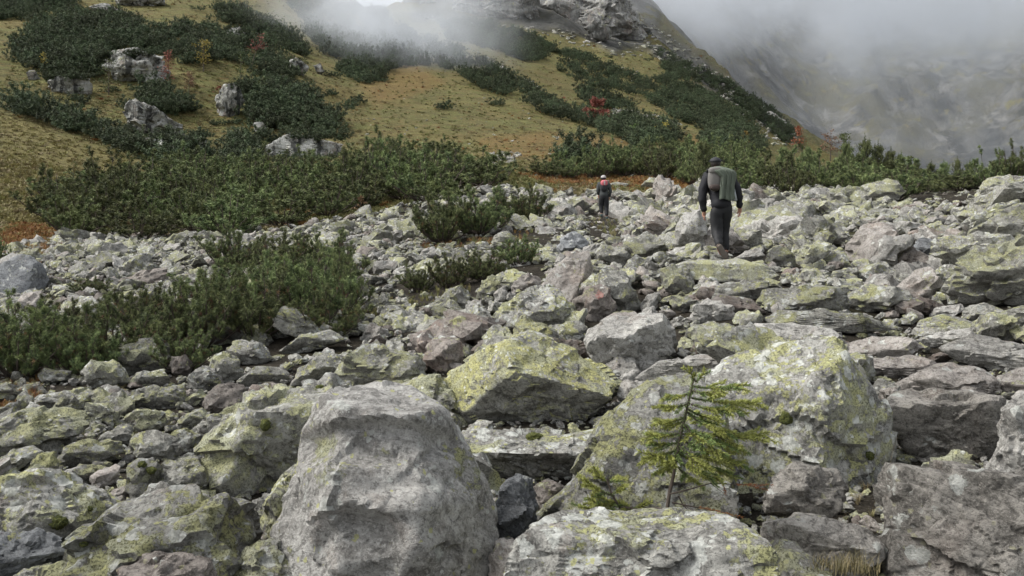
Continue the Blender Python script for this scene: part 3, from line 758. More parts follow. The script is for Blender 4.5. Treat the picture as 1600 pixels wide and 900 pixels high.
# faded red paint blaze, a thin patch that lies on the face of its boulder
def paint_patch(o, px, row, w, h):
    dg = bpy.context.evaluated_depsgraph_get()
    me = o.data
    Mw = Matrix.Translation(o.location)
    from mathutils.bvhtree import BVHTree
    bv = BVHTree.FromPolygons([Mw @ v.co for v in me.vertices], [p.vertices[:] for p in me.polygons])
    vs, fs = [], []
    n = 14
    cam0 = Vector((0, 0, EYE))
    ids = {}
    rs = np.random.default_rng(4)
    for i in range(n + 1):
        for j in range(n + 1):
            a, c = i / n * 2 - 1, j / n * 2 - 1
            q = ray(px + a * w, row + c * h).normalized()
            hitp = bv.ray_cast(cam0, q)
            if hitp[0] is None: continue
            rr = math.hypot(a, c) + 0.35 * rs.uniform(-1, 1)
            if rr < 0.95:
                ids[i, j] = len(vs); vs.append(hitp[0] - q * 0.006)
    for i in range(n):
        for j in range(n):
            k = [(i, j), (i + 1, j), (i + 1, j + 1), (i, j + 1)]
            if all(t in ids for t in k): fs.append([ids[t] for t in k])
    m_, nt_, b_ = nt_new('faded_red_paint')
    g_ = N(nt_)
    g_.put(b_.inputs['Base Color'], g_.mix(g_.ramp(g_.noise(g_.pos(), 60, 4, 0.7), 0.45, 0.6), (0.24, 0.1, 0.08), (0.2, 0.18, 0.16)))
    b_.inputs['Roughness'].default_value = 0.8
    if fs:
        p = np_mesh('paint_mark', [list(v - o.location) for v in vs], fs, m_)
        pm = link('paint_mark', p, o); pm['label'] = 'faded red paint mark'
paint_patch(paint_rock, 937, 461, 9, 9)
# ---------------------------------------------------------------- loose stones of the boulder field
def gn_scatter(name, pts, rots, scls, idx, coll, label=None):
    """one 'stuff' object: instances of the collection's meshes on points"""
    me = bpy.data.meshes.new(name)
    me.vertices.add(len(pts))
    me.vertices.foreach_set('co', np.asarray(pts, np.float32).ravel())
    for nm, ty, arr, key in (('rot', 'FLOAT_VECTOR', rots, 'vector'), ('scl', 'FLOAT_VECTOR', scls, 'vector'), ('idx', 'INT', idx, 'value')):
        at = me.attributes.new(nm, ty, 'POINT')
        at.data.foreach_set(key, np.asarray(arr, np.int32 if ty == 'INT' else np.float32).ravel())
    me.update()
    o = link(name, me)
    ng = bpy.data.node_groups.new(name + '_nodes', 'GeometryNodeTree')
    ng.interface.new_socket('Geometry', in_out='INPUT', socket_type='NodeSocketGeometry')
    ng.interface.new_socket('Geometry', in_out='OUTPUT', socket_type='NodeSocketGeometry')
    gi = ng.nodes.new('NodeGroupInput'); go = ng.nodes.new('NodeGroupOutput')
    iop = ng.nodes.new('GeometryNodeInstanceOnPoints')
    ci = ng.nodes.new('GeometryNodeCollectionInfo')
    ci.inputs['Collection'].default_value = coll
    ci.inputs['Separate Children'].default_value = True
    ci.inputs['Reset Children'].default_value = True
    def na(n, t):
        a = ng.nodes.new('GeometryNodeInputNamedAttribute'); a.data_type = t
        a.inputs['Name'].default_value = n
        return a.outputs['Attribute']
    e2r = ng.nodes.new('FunctionNodeEulerToRotation')
    ng.links.new(na('rot', 'FLOAT_VECTOR'), e2r.inputs[0])
    ng.links.new(gi.outputs[0], iop.inputs['Points'])
    ng.links.new(ci.outputs[0], iop.inputs['Instance'])
    iop.inputs['Pick Instance'].default_value = True
    ng.links.new(na('idx', 'INT'), iop.inputs['Instance Index'])
    ng.links.new(e2r.outputs[0], iop.inputs['Rotation'])
    ng.links.new(na('scl', 'FLOAT_VECTOR'), iop.inputs['Scale'])
    ng.links.new(iop.outputs[0], go.inputs[0])
    mod = o.modifiers.new('scatter', 'NODES'); mod.node_group = ng
    tag(o, label, kind='stuff')
    return o

def make_coll(name, meshes):
    c = bpy.data.collections.new(name)
    for i, me in enumerate(meshes):
        c.objects.link(bpy.data.objects.new('%s_%02d' % (name, i), me))
    return c

mats_cycle = ['grey', 'green', 'spotty', 'grey', 'green', 'plain', 'grey', 'pink', 'green', 'brown', 'spotty', 'green', 'plain', 'green', 'grey', 'green', 'spotty', 'plain']
LOOK = {'grey': 'grey lichened', 'green': 'green-tinged', 'spotty': 'spotted grey', 'plain': 'pale bare', 'pink': 'pinkish', 'brown': 'brownish', 'yellow': 'yellow-crusted', 'blue': 'bluish'}
stone_hi, stone_lo, stone_mat, stone_dims = [], [], [], []
for k, mk in enumerate(mats_cycle):
    dims = (1.0, rng.uniform(0.6, 0.95), rng.uniform(0.3, 0.62))
    P_, f_ = poly_rock(500 + k, dims, 4); stone_hi.append(np_mesh('stone', P_, f_, MR[mk]))
    P_, f_ = poly_rock(500 + k, dims, 3); stone_lo.append(np_mesh('stone', P_, f_, MR[mk]))
    stone_hi[-1].set_sharp_from_angle(angle=R(36)); stone_lo[-1].set_sharp_from_angle(angle=R(40))
    stone_mat.append(mk); stone_dims.append(dims)

# raster of the traced stones in the photo frame (quarter resolution) with their distance
RW, RH = 420, 240
rast = np.full((RH, RW), 1e9)
gx, gy = np.meshgrid(np.arange(RW) * 4 - 40 + 2, np.arange(RH) * 4 + 2)
for pts_, D_ in TRACED:
    m_ = in_poly(gx, gy, pts_)
    rast[m_] = np.minimum(rast[m_], D_)

def cover(px, row, rpx, D):
    """share of the stone's disc that would sit on a traced stone"""
    n = 0; c = 0
    for a in np.linspace(0, 2 * math.pi, 9)[:-1]:
        for q in (0.45, 0.95):
            x = int((px + math.cos(a) * rpx * q + 40) / 4); y = int((row + math.sin(a) * rpx * q * 0.7) / 4)
            c += 1
            if 0 <= x < RW and 0 <= y < RH and rast[y, x] < 1e8 and D < rast[y, x] + 0.9: n += 1
    return n / c

SOILGAP = [[(380,500),(600,470),(700,440),(745,450),(700,475),(560,505),(440,515)],[(640,378),(770,372),(840,350),(850,362),(770,392),(650,395)],[(1375,420),(1460,415),(1450,445),(1400,445)],
           [(820,270),(1040,278),(1130,288),(1010,306),(900,298),(860,306)]]
PROTECT = [(15.2, (1128, 330, 40, 80)), (36.5, (943, 326, 20, 38)), (18.5, (735, 430, 110, 22)), (26, (750, 345, 115, 30)), (14.5, (1125, 420, 85, 14)), (13.5, (900, 440, 26, 40)), (11.5, (936, 468, 20, 20)), (10.5, (990, 535, 60, 40)), (6.6, (830, 590, 120, 70)), (30, (1350, 380, 20, 12)), (9, (692, 550, 25, 25)), (17, (1185, 385, 35, 18)), (4.2, (600, 800, 170, 200)), (3.9, (1080, 700, 130, 130)), (12, (440, 500, 130, 45)), (12, (200, 545, 180, 25)), (45, (1470, 288, 70, 22))]
cell = {}
placed = []
def try_place(x, y, r, tight, zoff, chk=True):
    D = y
    z = HF(x, y)
    px, row = project(x, y, z)
    if not bool(in_poly([px], [row], FIELD)[0]): return
    for gp in SOILGAP:
        if in_poly([px], [row], gp)[0] and rng.random() < (0.35 if gp is SOILGAP[2] else 0.75): return
    rpx = r * F / D
    if D > 21 and px > 1130 and row - rpx * .95 < np.interp(px, [1130,1300,1340,1420,1500,1540,1600,1700], [288,286,284,294,300,290,272,255]): return
    for pd, pp in PROTECT:
        if D < pd and abs(px - pp[0]) < pp[2] + rpx and abs(row - rpx * .3 - pp[1]) < pp[3] + rpx * .8: return
    if chk and rast_ok(px, row, rpx, D, z, r): return
    ci, cj = int(x // 1.2), int(y // 1.2)
    for a in (-1, 0, 1):
        for b_ in (-1, 0, 1):
            for (x2, y2, r2) in cell.get((ci + a, cj + b_), ()):
                if (x - x2) ** 2 + (y - y2) ** 2 < ((r + r2) * tight) ** 2: return
    cell.setdefault((ci, cj), []).append((x, y, r))
    placed.append((x, y, z + (zoff + rng.uniform(-.25, .3)) * r, r, px, row))
def rast_ok(px, row, rpx, D, z, r):
    c = cover(px, row - rpx * 0.15, rpx, D)
    return c > (0.3 if rpx > 14 else 0.45)

def field_scatter(n, rlo, rhi, dlo, dhi, tight, zoff, power=2.0, side=False):
    for _ in range(n):
        t = rng.random()
        D = (dlo ** power + t * (dhi ** power - dlo ** power)) ** (1 / power)
        s = rng.uniform(-0.66, 0.68) if not side else rng.uniform(0.64, 1.15) * rng.choice([-1, 1])
        x = s * D
        r = rlo * (rhi / rlo) ** (rng.random() ** 1.4)
        if s > 0.12 and D > 12: r *= 1.45
        if s < -0.1: r *= 0.8 if D > 9 else 0.95
        if D < 6: r *= 0.8
        try_place(x, D, r, tight, zoff)
field_scatter(700, 0.45, 0.85, 9, 48, 0.62, 0.0, 1.6)
field_scatter(3000, 0.22, 0.55, 4.6, 48, 0.56, 0.15, 1.5)
field_scatter(9000, 0.13, 0.28, 3.4, 46, 0.6, 0.3, 1.4)
field_scatter(15000, 0.07, 0.15, 3.2, 34, 0.7, 0.35, 1.2)
field_scatter(900, 0.22, 0.5, 3.4, 24, 0.58, 0.15, 1.4, True)
field_scatter(3500, 0.1, 0.24, 3.0, 20, 0.62, 0.3, 1.2, True)
order = sorted(range(len(placed)), key=lambda i: -placed[i][3] / placed[i][1])
# second bed of stones underneath so that gaps show rock, not soil
bed = []
for _ in range(9000):
    D = (3.0 ** 1.3 + rng.random() * (44 ** 1.3 - 3.0 ** 1.3)) ** (1 / 1.3); x = rng.uniform(-.68, .7) * D
    z = HF(x, D); px, row = project(x, D, z)
    if in_poly([px], [row], FIELD)[0] and not any(in_poly([px], [row], gp)[0] for gp in SOILGAP[:2] + SOILGAP[3:]): bed.append((x, D, z - 0.1, rng.uniform(0.09, 0.2) * (1 if D < 20 else 1.3), px, row))

for _ in range(9000):
    D = (3.1 ** .8 + rng.random() * (10 ** .8 - 3.1 ** .8)) ** (1 / .8); x = rng.uniform(-.64, .66) * D
    z = HF(x, D); px, row = project(x, D, z)
    if in_poly([px], [row], FIELD)[0]: bed.append((x, D, z + .01, rng.uniform(0.012, 0.045), px, row))
LANDMARKS = [(600,760,'large pale ledged boulder'),(240,860,'dotted bottom left boulder'),(60,800,'moss-tufted left boulder'),(410,680,'overhanging yellow-lichened boulder'),
 (60,690,'long green-tinged left boulder'),(350,620,'dark reddish-brown stone'),(230,560,'rounded capped boulder'),(350,575,'pointed green-sided stone'),(595,570,'broad mid-field boulder'),
 (690,555,'upright reddish-brown block'),(830,600,'peaked yellow boulder'),(835,485,'rosette-lichened boulder'),(885,440,'smooth pinkish slab'),(712,467,'yellow-sided blocky boulder'),
 (925,475,'paint-marked boulder'),(1003,400,'olive-tinted boulder'),(985,540,'large white-grey boulder'),(1125,422,'lit step slab'),(1260,468,'green-blotched step block'),(1370,468,'right-hand step block'),
 (1115,490,'white rounded stone'),(1230,690,'huge lichen-spotted boulder'),(1000,740,'long sloping boulder'),(1480,670,'wedge-shaped pale-topped block'),(1500,840,'massive corner block'),
 (1570,430,'overhanging right-edge boulder'),(1580,340,'topmost right-edge boulder'),(1370,300,'slanted skyline boulder'),(1350,380,'pinkish-white rock face'),(1420,405,'dark angular rock'),
 (1270,400,'rounded yellowish stone'),(1135,330,'near hiker'),(943,325,'far hiker'),(750,340,'middle pine shrub'),(740,410,'low pine by the grass strip'),(450,460,'front pine thicket'),
 (130,530,'left end of the front pines'),(30,430,'smooth dark boulder at the left edge'),(60,380,'orange ground cover on the left'),(250,375,'long pine thicket'),(600,360,'right end of the long thicket'),
 (1000,280,'yellow grass strip'),(1230,270,'pine belt on the right'),(1540,555,'broad flat slab at the right edge'),(1400,550,'weathered pinkish slab'),(1300,515,'worn flat path stone'),(1480,510,'hollow under the right boulder')]
_used = {}
def place_label(look, size, px, row):
    c = sorted(LANDMARKS, key=lambda l: math.hypot(l[0] - px, (l[1] - row) * 1.4))[:4]
    for (lx, ly, nm) in c:
        dx, dy = px - lx, row - ly
        if abs(dx) > 1.4 * abs(dy): w = 'right of' if dx > 0 else 'left of'
        else: w = 'below' if dy > 0 else 'above'
        for near in ('close ' + w, 'some way ' + w) if math.hypot(dx, dy) < 60 else ('some way ' + w,):
            lb = '%s %s stone %s the %s' % (size, look, near, nm)
            if lb not in _used:
                _used[lb] = None
                return lb, 'single stones of the boulder field'
    return None, None

proto_hi = {}
n_ind = 0
LIM = 300 - len(TRACED)
rest = []
shared_lab = {}
for rank, i in enumerate(order):
    x, y, z, r, px, row = placed[i]
    vis = -20 < px < 1620 and row < 925
    k = int(rng.integers(len(stone_hi)))
    sx = r * 2 * rng.uniform(0.9, 1.2)
    sc_ = (sx, sx * rng.uniform(0.8, 1.15), sx * rng.uniform(0.8, 1.2))
    ro = (rng.uniform(-.65, .65), rng.uniform(-.65, .65), rng.uniform(0, 6.28))
    if vis and n_ind < LIM:
        n_ind += 1
        o = link('boulder' if r > 0.24 else 'stone', stone_hi[k])
        o.location = (x, y, z); o.rotation_euler = ro; o.scale = sc_
        d_ = stone_dims[k]
        size = 'large' if r * F / y > 33 else ('medium' if r * F / y > 24 else 'small')
        lb, gp = place_label(('flat ' if d_[2] < 0.5 else '') + LOOK[stone_mat[k]], size, px, row)
        if lb is None:
            lb = 'one of the many %s stones lying loose in the rubble' % LOOK[stone_mat[k]]; gp = 'loose %s stones in the rubble' % LOOK[stone_mat[k]]
        tag(o, lb, 'boulder' if r > 0.24 else 'stone', gp)
    else:
        rest.append((x, y, z, k, sc_, ro))
for (x, y, z, r, px, row) in bed:
    s_ = 2 * r
    rest.append((x, y, z, int(rng.integers(len(stone_lo))), (s_, s_ * rng.uniform(.7, 1.1), s_ * rng.uniform(.7, 1.1)), (rng.uniform(-.6, .6), rng.uniform(-.6, .6), rng.uniform(0, 6.28))))
near = [q for q in rest if q[1] < 9]; far_ = [q for q in rest if q[1] >= 9]
ch = make_coll('loose_stone_near', stone_hi); cl = make_coll('loose_stone', stone_lo)
gn_scatter('loose_stones', [q[:3] for q in near + far_], [q[5] for q in near + far_], [q[4] for q in near + far_], [q[3] if q[1] < 9 else q[3] for q in near + far_], cl, 'loose smaller stones filling the boulder field')
print('stones', len(placed), 'individual', n_ind, 'rest', len(rest))
# ---------------------------------------------------------------- plants
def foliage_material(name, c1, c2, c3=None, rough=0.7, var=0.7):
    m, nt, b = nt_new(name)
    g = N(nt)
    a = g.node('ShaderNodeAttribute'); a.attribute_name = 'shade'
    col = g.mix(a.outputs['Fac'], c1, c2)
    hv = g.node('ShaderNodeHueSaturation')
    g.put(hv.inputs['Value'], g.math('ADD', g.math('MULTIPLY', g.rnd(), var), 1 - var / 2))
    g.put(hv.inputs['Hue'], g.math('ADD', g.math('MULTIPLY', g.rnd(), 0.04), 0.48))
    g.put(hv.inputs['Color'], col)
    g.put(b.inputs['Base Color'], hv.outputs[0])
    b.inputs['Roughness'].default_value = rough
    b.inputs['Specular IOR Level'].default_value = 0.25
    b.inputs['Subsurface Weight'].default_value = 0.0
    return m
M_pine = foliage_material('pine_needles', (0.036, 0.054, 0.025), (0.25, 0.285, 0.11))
M_pine_far = foliage_material('far_pine_needles', (0.032, 0.046, 0.027), (0.11, 0.138, 0.066))
M_bark, _nt, _b = nt_new('bark')
_g = N(_nt)
_g.put(_b.inputs['Base Color'], _g.mix(_g.noise(_g.pos(), 25, 4), (0.035, 0.026, 0.02), (0.12, 0.095, 0.075)))
_b.inputs['Roughness'].default_value = 0.9

def frame(d):
    d = d / np.linalg.norm(d, axis=1)[:, None]
    up = np.where(np.abs(d[:, 2:3]) > 0.9, np.array([[1.0, 0, 0]]), np.array([[0, 0, 1.0]]))
    a = np.cross(d, up); a /= np.linalg.norm(a, axis=1)[:, None]
    return d, a, np.cross(a, d)

def shoots_mesh(name, P, Dr, L, nn, nl, nw, mat, seed=0, spread=1.05, taper=True, grp=5):
    """P base points, Dr directions, L shoot length per shoot; nn needles of length nl"""
    rs = np.random.default_rng(seed)
    n = len(P)
    d, a, c = frame(Dr)
    t = np.tile((np.arange(nn) + 0.5) / nn, (n, 1)) + rs.uniform(-.03, .03, (n, nn))
    ph = rs.uniform(0, 2 * np.pi, (n, nn)) + np.arange(nn)[None] * 2.4
    base = P[:, None] + d[:, None] * (L[:, None] * t)[..., None]
    rad = np.cos(ph)[..., None] * a[:, None] + np.sin(ph)[..., None] * c[:, None]
    fw = spread * (1.25 - t * 0.55)[..., None]
    nd = d[:, None] * (1.15 - fw) + rad * fw
    nd /= np.linalg.norm(nd, axis=2)[..., None]
    ln = nl * rs.uniform(0.75, 1.1, (n, nn))[..., None]
    side = np.cross(nd, rs.normal(size=(n, nn, 3))); side /= np.linalg.norm(side, axis=2)[..., None]
    v0 = base - side * nw * 0.5; v1 = base + side * nw * 0.5; v2 = base + nd * ln
    V = np.stack([v0, v1, v2], 2).reshape(-1, 3)
    Fc = np.arange(len(V)).reshape(-1, 3)
    me = np_mesh(name, V, Fc, mat, smooth=False)
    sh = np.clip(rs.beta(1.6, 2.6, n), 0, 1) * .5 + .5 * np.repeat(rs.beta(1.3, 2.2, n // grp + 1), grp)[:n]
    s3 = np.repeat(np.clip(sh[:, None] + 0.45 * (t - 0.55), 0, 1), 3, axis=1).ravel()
    at = me.attributes.new('shade', 'FLOAT', 'POINT'); at.data.foreach_set('value', s3.astype(np.float32))
    return me

def tube_arrays(paths, radii, k=5):
    V, Fc = [], []
    for pts, rr in zip(paths, radii):
        pts = np.asarray(pts, float); o0 = len(V)
        tg = np.gradient(pts, axis=0)
        d, a, c = frame(tg)
        for i in range(len(pts)):
            for j in range(k):
                th = 2 * math.pi * j / k
                V.append(pts[i] + (a[i] * math.cos(th) + c[i] * math.sin(th)) * rr[i])
        for i in range(len(pts) - 1):
            for j in range(k):
                Fc.append((o0 + i * k + j, o0 + i * k + (j + 1) % k, o0 + (i + 1) * k + (j + 1) % k, o0 + (i + 1) * k + j))
    return np.array(V), np.array(Fc)

def pine_meshes(seed, nb=26, ns=2000, nn=24, nl=0.068, nw=0.0085, upright=0.0, mat=None, shoot=0.055):
    """dwarf pine about 2 m across and 1.1 m high; returns crown mesh, trunk mesh"""
    rs = np.random.default_rng(seed)
    paths, radii, P, Dr = [], [], [], []
    lump = rs.uniform(0.7, 1.15, 12)
    for b_ in range(nb):
        az = 2 * math.pi * (b_ + rs.uniform(-.35, .35)) / nb
        el = rs.uniform(0.02, 1.35) if upright < 0.5 else rs.uniform(0.8, 1.5)
        reach = lump[b_ % 12] * rs.uniform(0.85, 1.1)
        out = np.array([math.cos(az) * math.cos(el), math.sin(az) * math.cos(el), 0]) * reach
        top = (0.35 + 0.75 * math.sin(el)) * reach
        q = np.linspace(0, 1, 8)
        pth = np.stack([out[0] * q ** 0.8, out[1] * q ** 0.8, top * q ** 1.5], 1) + rs.normal(0, 0.02, (8, 3)) * q[:, None]
        paths.append(pth); radii.append(0.028 * (1 - 0.8 * q))
        for s_ in range(int(ns / nb / 5)):
            t = rs.uniform(0.12, 1.0) ** 0.7
            i = min(6, int(t * 7)); base = pth[i] + (pth[i + 1] - pth[i]) * (t * 7 - i)
            dirn = (pth[i + 1] - pth[i]); dirn /= np.linalg.norm(dirn)
            sd = rs.normal(size=3); sd[2] = abs(sd[2]) * 0.6
            dv = dirn * 0.8 + sd * 0.65 + np.array([0, 0, 0.35]); dv /= np.linalg.norm(dv)
            ln = rs.uniform(0.1, 0.3)
            end = base + dv * ln
            paths.append(np.array([base, base + dv * ln * 0.5 + [0, 0, -0.01], end])); radii.append([0.008, 0.006, 0.004])
            for w_ in range(5):
                tt = rs.uniform(0.4, 1.0)
                P.append(base + (end - base) * tt)
                e = dv * 0.8 + rs.normal(size=3) * 0.6 + np.array([0, 0, 0.4]); Dr.append(e / np.linalg.norm(e))
    P = np.array(P); Dr = np.array(Dr)
    L = rs.uniform(0.6, 1.2, len(P)) * shoot
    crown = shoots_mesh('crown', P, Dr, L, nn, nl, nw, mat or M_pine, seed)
    V, Fc = tube_arrays(paths, radii, 4)
    trunk = np_mesh('trunk', V, Fc, M_bark)
    if mat is None and ns > 1500:
        kk = rs.choice(len(P), int(len(P) * .05), replace=False)
        Q_ = P[kk] * np.array([.9, .9, .85])
        PINE_DRY[crown.name] = shoots_mesh('dry_shoots', Q_, Dr[kk], L[kk], 16, nl, nw, M_dry, seed + 1)
    return crown, trunk

PINE_DRY = {}
M_dry = foliage_material('dry_brown_needles', (0.10, 0.055, 0.03), (0.24, 0.14, 0.075))
PINE_N = [pine_meshes(40 + i) for i in range(4)]
PINE_M = [pine_meshes(60 + i, nb=22, ns=800, nn=13, nl=0.10, nw=0.02, shoot=0.06) for i in range(4)]
def cone_pine(seed):
    rs = np.random.default_rng(seed)
    paths, radii, P, Dr = [np.array([[0, 0, 0], [0.02, 0, .6], [0, 0.01, 1.22]])], [[.04, .025, .006]], [], []
    for k in range(46):
        z = 0.05 + 1.12 * (k + rs.uniform()) / 46; az = k * 2.4 + rs.uniform(-.4, .4)
        ln = (0.62 * (1.22 - z) ** .7 + .05) * rs.uniform(.65, 1.15)
        a = np.array([0, 0, z]); e_ = a + np.array([math.cos(az) * ln, math.sin(az) * ln, ln * rs.uniform(.25, .7)])
        paths.append(np.array([a, e_])); radii.append([.01, .004])
        for j in range(14):
            t = rs.uniform(.25, 1.0); P.append(a + (e_ - a) * t + rs.normal(0, .03, 3))
            v = (e_ - a) / ln * .6 + rs.normal(size=3) * .4 + np.array([0, 0, .6]); Dr.append(v / np.linalg.norm(v))
    for j in range(12): P.append(np.array([0, 0, 1.1 + .02 * j]) + rs.normal(0, .02, 3)); Dr.append(np.array([rs.normal() * .3, rs.normal() * .3, 1.0]))
    P = np.array(P); Dr = np.array(Dr)
    c_ = shoots_mesh('crown', P, Dr, rs.uniform(.08, .13, len(P)), 11, .08, .016, M_pine, seed)
    V, Fc = tube_arrays(paths, radii, 4)
    return c_, np_mesh('trunk', V, Fc, M_bark)
PINE_U = [cone_pine(80 + i) for i in range(3)]
PINE_F = [pine_meshes(90 + i, nb=14, ns=230, nn=7, nl=0.14, nw=0.04, shoot=0.17, mat=M_pine_far)[0] for i in range(4)]

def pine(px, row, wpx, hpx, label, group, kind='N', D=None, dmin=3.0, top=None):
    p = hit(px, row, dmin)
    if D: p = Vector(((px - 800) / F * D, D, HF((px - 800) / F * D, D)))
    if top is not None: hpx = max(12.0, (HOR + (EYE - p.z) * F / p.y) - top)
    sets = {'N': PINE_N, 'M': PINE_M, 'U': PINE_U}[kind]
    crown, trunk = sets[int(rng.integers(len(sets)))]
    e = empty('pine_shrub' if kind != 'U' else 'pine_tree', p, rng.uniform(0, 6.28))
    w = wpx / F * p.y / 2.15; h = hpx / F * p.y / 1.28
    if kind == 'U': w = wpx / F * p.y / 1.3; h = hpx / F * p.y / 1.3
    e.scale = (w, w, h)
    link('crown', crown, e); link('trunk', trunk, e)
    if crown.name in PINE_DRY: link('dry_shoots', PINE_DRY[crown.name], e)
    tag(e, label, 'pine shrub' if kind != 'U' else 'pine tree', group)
    return e

FR = 'dark dwarf pines across the left foreground'
for px, row, w, h, lb in [
 (25,592,190,140,'dwarf pine at the left frame edge, reaching down to the green-tinged stones'),
 (95,565,150,95,'dwarf pine second from the left in the front thicket'),
 (165,580,190,120,'broad dwarf pine above the rounded capped boulder'),
 (250,545,150,115,'dwarf pine in the middle of the front thicket, pale shoot tips'),
 (320,540,170,125,'dwarf pine over the broad grey slab in the front thicket'),
 (400,530,180,130,'tall dense dwarf pine right of centre in the front thicket'),
 (475,520,170,135,'dwarf pine near the right end of the front thicket'),
 (535,490,95,95,'rightmost narrow dwarf pine of the front thicket'),
 (450,470,180,90,'dwarf pine behind the tall dense one in the front thicket'),
 (60,545,170,80,'dwarf pine in the back row of the front thicket, nearest the left edge'),
 (210,525,160,85,'low dwarf pine in the back row above the rounded capped boulder'),
 (285,580,130,75,'low pine branch spreading over the small purple-grey stone'),
 (360,490,170,85,'dwarf pine in the back row under the rear clump, left half'),
 (425,500,150,110,'full dwarf pine just right of the tall dense one'),
 (510,530,130,85,'low front dwarf pine beside the long low slab'),
 (130,590,140,85,'low front dwarf pine left of the rounded capped boulder'),
 (520,455,120,80,'dwarf pine filling the right shoulder of the front thicket')]:
    q_ = pine(px, row, w, h, lb, FR)
for px, row, w, h, lb in [
 (365,425,110,75,'dwarf pine at the left end of the rear clump above the front thicket'),
 (440,432,130,78,'dwarf pine in the middle of the rear clump above the front thicket'),
 (510,428,110,80,'dwarf pine at the right end of the rear clump above the front thicket')]:
    pine(px, row, w, h, lb, 'rear clump of dwarf pines')
for px, row, w, h, lb in [
 (690,380,125,88,'left third of the rounded middle pine clump, in front of grey rubble'),
 (750,368,130,88,'centre dwarf pine of the rounded middle clump'),
 (815,352,115,68,'right end dwarf pine of the rounded middle clump')]:
    pine(px, row, w, h, lb, 'rounded clump of dwarf pines in mid-field')
for px, row, w, h, lb in [
 (652,455,70,42,'sparse small pine beside the pale pointed stone'),
 (700,450,90,58,'low pine above the strip of mossy grass'),
 (755,438,95,55,'low dark pine left of the grey boulders'),
 (810,415,85,48,'low pine closest to the bluish rock')]:
    pine(px, row, w, h, lb, 'low pines above the grass strip')
pine(-8, 412, 50, 45, 'dwarf pine cut off by the left frame edge beside the dark boulder', 'small single pines')
pine(140, 458, 75, 26, 'tiny sparse pine among the left rubble', 'small single pines')

def edge(pts, px):
    xs = [p[0] for p in pts]; ys = [p[1] for p in pts]
    return float(np.interp(px, xs, ys))
_plab = set()
def pine_label(size, where, marks, px):
    first = None
    for nm in sorted(marks, key=lambda l: abs(l[0] - px))[:3]:
        dx = px - nm[0]
        for wh in (('below',) if abs(dx) < 10 else ()) + (('left of',) if dx < 0 else ('right of',)):
            lb = '%s pine, %s, %s the %s' % (size, where, wh, nm[1])
            first = first or lb
            if lb not in _plab:
                _plab.add(lb)
                return lb
    return first
def belt(lo, hi, x0, x1, dlo, n, hm, wm, label, group, kind='M', minsep=0.75, dhi=90, marks=()):
    """shrubs standing on the ground between two edge lines of the photo; lo = lower edge, hi = where crowns end"""
    made = []
    tries = 0
    while len(made) < n and tries < n * 60:
        tries += 1
        px = rng.uniform(x0, x1); a, b_ = edge(hi, px), edge(lo, px)
        D0 = hit(px, b_, dlo).y
        row = rng.uniform(a, b_)
        p = hit(px, row, dlo)
        hh = hm * rng.uniform(0.6, 1.3); hp = hh * F / p.y
        if row - hp < a - 5: 
            row = a + hp; 
            if row > b_ + 2: row = b_; hh = max(0.6, (row - a) * p.y / F); 
            p = hit(px, row, dlo); 
        if p.y > dhi: continue
        ww = wm * rng.uniform(0.85, 1.2)
        if any((p.x - q.x) ** 2 + (p.y - q.y) ** 2 < (minsep * wm * 0.6) ** 2 for q in made): continue
        made.append(p)
        hp = hh * F / p.y; wp = ww * F / p.y
        f_ = (row - a) / max(1, b_ - a)
        rw = 'upper' if f_ < .36 else ('middle' if f_ < .7 else 'lower')
        lb = pine_label('large' if ww > wm * 1.05 else ('low' if hh < hm * .95 else 'dense'), '%s rows of the %s' % (rw, label), marks, px)
        pine(px, row, wp, hp, lb, group, kind, D=p.y)
    return len(made)
# long thicket on the left below the cliffs
lo1 = [(55,345),(80,358),(130,375),(200,378),(300,378),(400,362),(480,352),(560,335),(640,325),(700,318),(765,290)]
hi1 = [(55,300),(100,275),(160,252),(230,250),(300,238),(350,248),(450,250),(540,240),(620,225),(700,235),(740,238),(765,252)]
nA = belt(lo1, hi1, 60, 762, 26, 75, 2.2, 3.7, 'long thicket', 'dwarf pines of the long thicket', minsep=1.1, marks=[(75, 'small low cliff'), (130, 'reddish sapling'), (190, 'cliff band'), (240, 'tall streaked face'), (263, 'red rowan'),
  (312, 'two-tone outcrop'), (358, 'upright pale outcrop'), (392, 'leaning rowan'), (465, 'long low outcrop'), (530, 'outcrop end'), (575, 'lone scrub'), (640, 'mist wisp'), (700, 'summit ridge'), (750, 'scree patch')])
lo2 = [(820,272),(880,280),(960,278),(1000,275),(1060,286),(1120,292),(1180,295),(1250,300),(1330,296),(1420,300),(1530,303)]
hi2 = [(820,250),(880,245),(1000,232),(1060,232),(1120,232),(1180,232),(1250,236),(1300,236),(1340,240),(1400,245),(1450,262),(1530,268)]
nB = belt(lo2, hi2, 825, 1180, 34, 60, 1.9, 2.8, 'belt behind the field', 'dwarf pines of the belt behind the field', minsep=0.85, marks=[(830, 'crag'), (885, 'meadow stones'), (933, 'round red bush'), (990, 'scree'), (1040, 'pale green bush'),
  (1085, 'near hiker pack'), (1125, 'near hiker cap'), (1165, 'orange birch'), (1205, 'far ridge'), (1247, 'orange sapling'), (1298, 'turning larch'), (1350, 'twin-topped pine'), (1400, 'stubby skyline pine'), (1450, 'skyline dip'), (1496, 'thin pointed pine')])
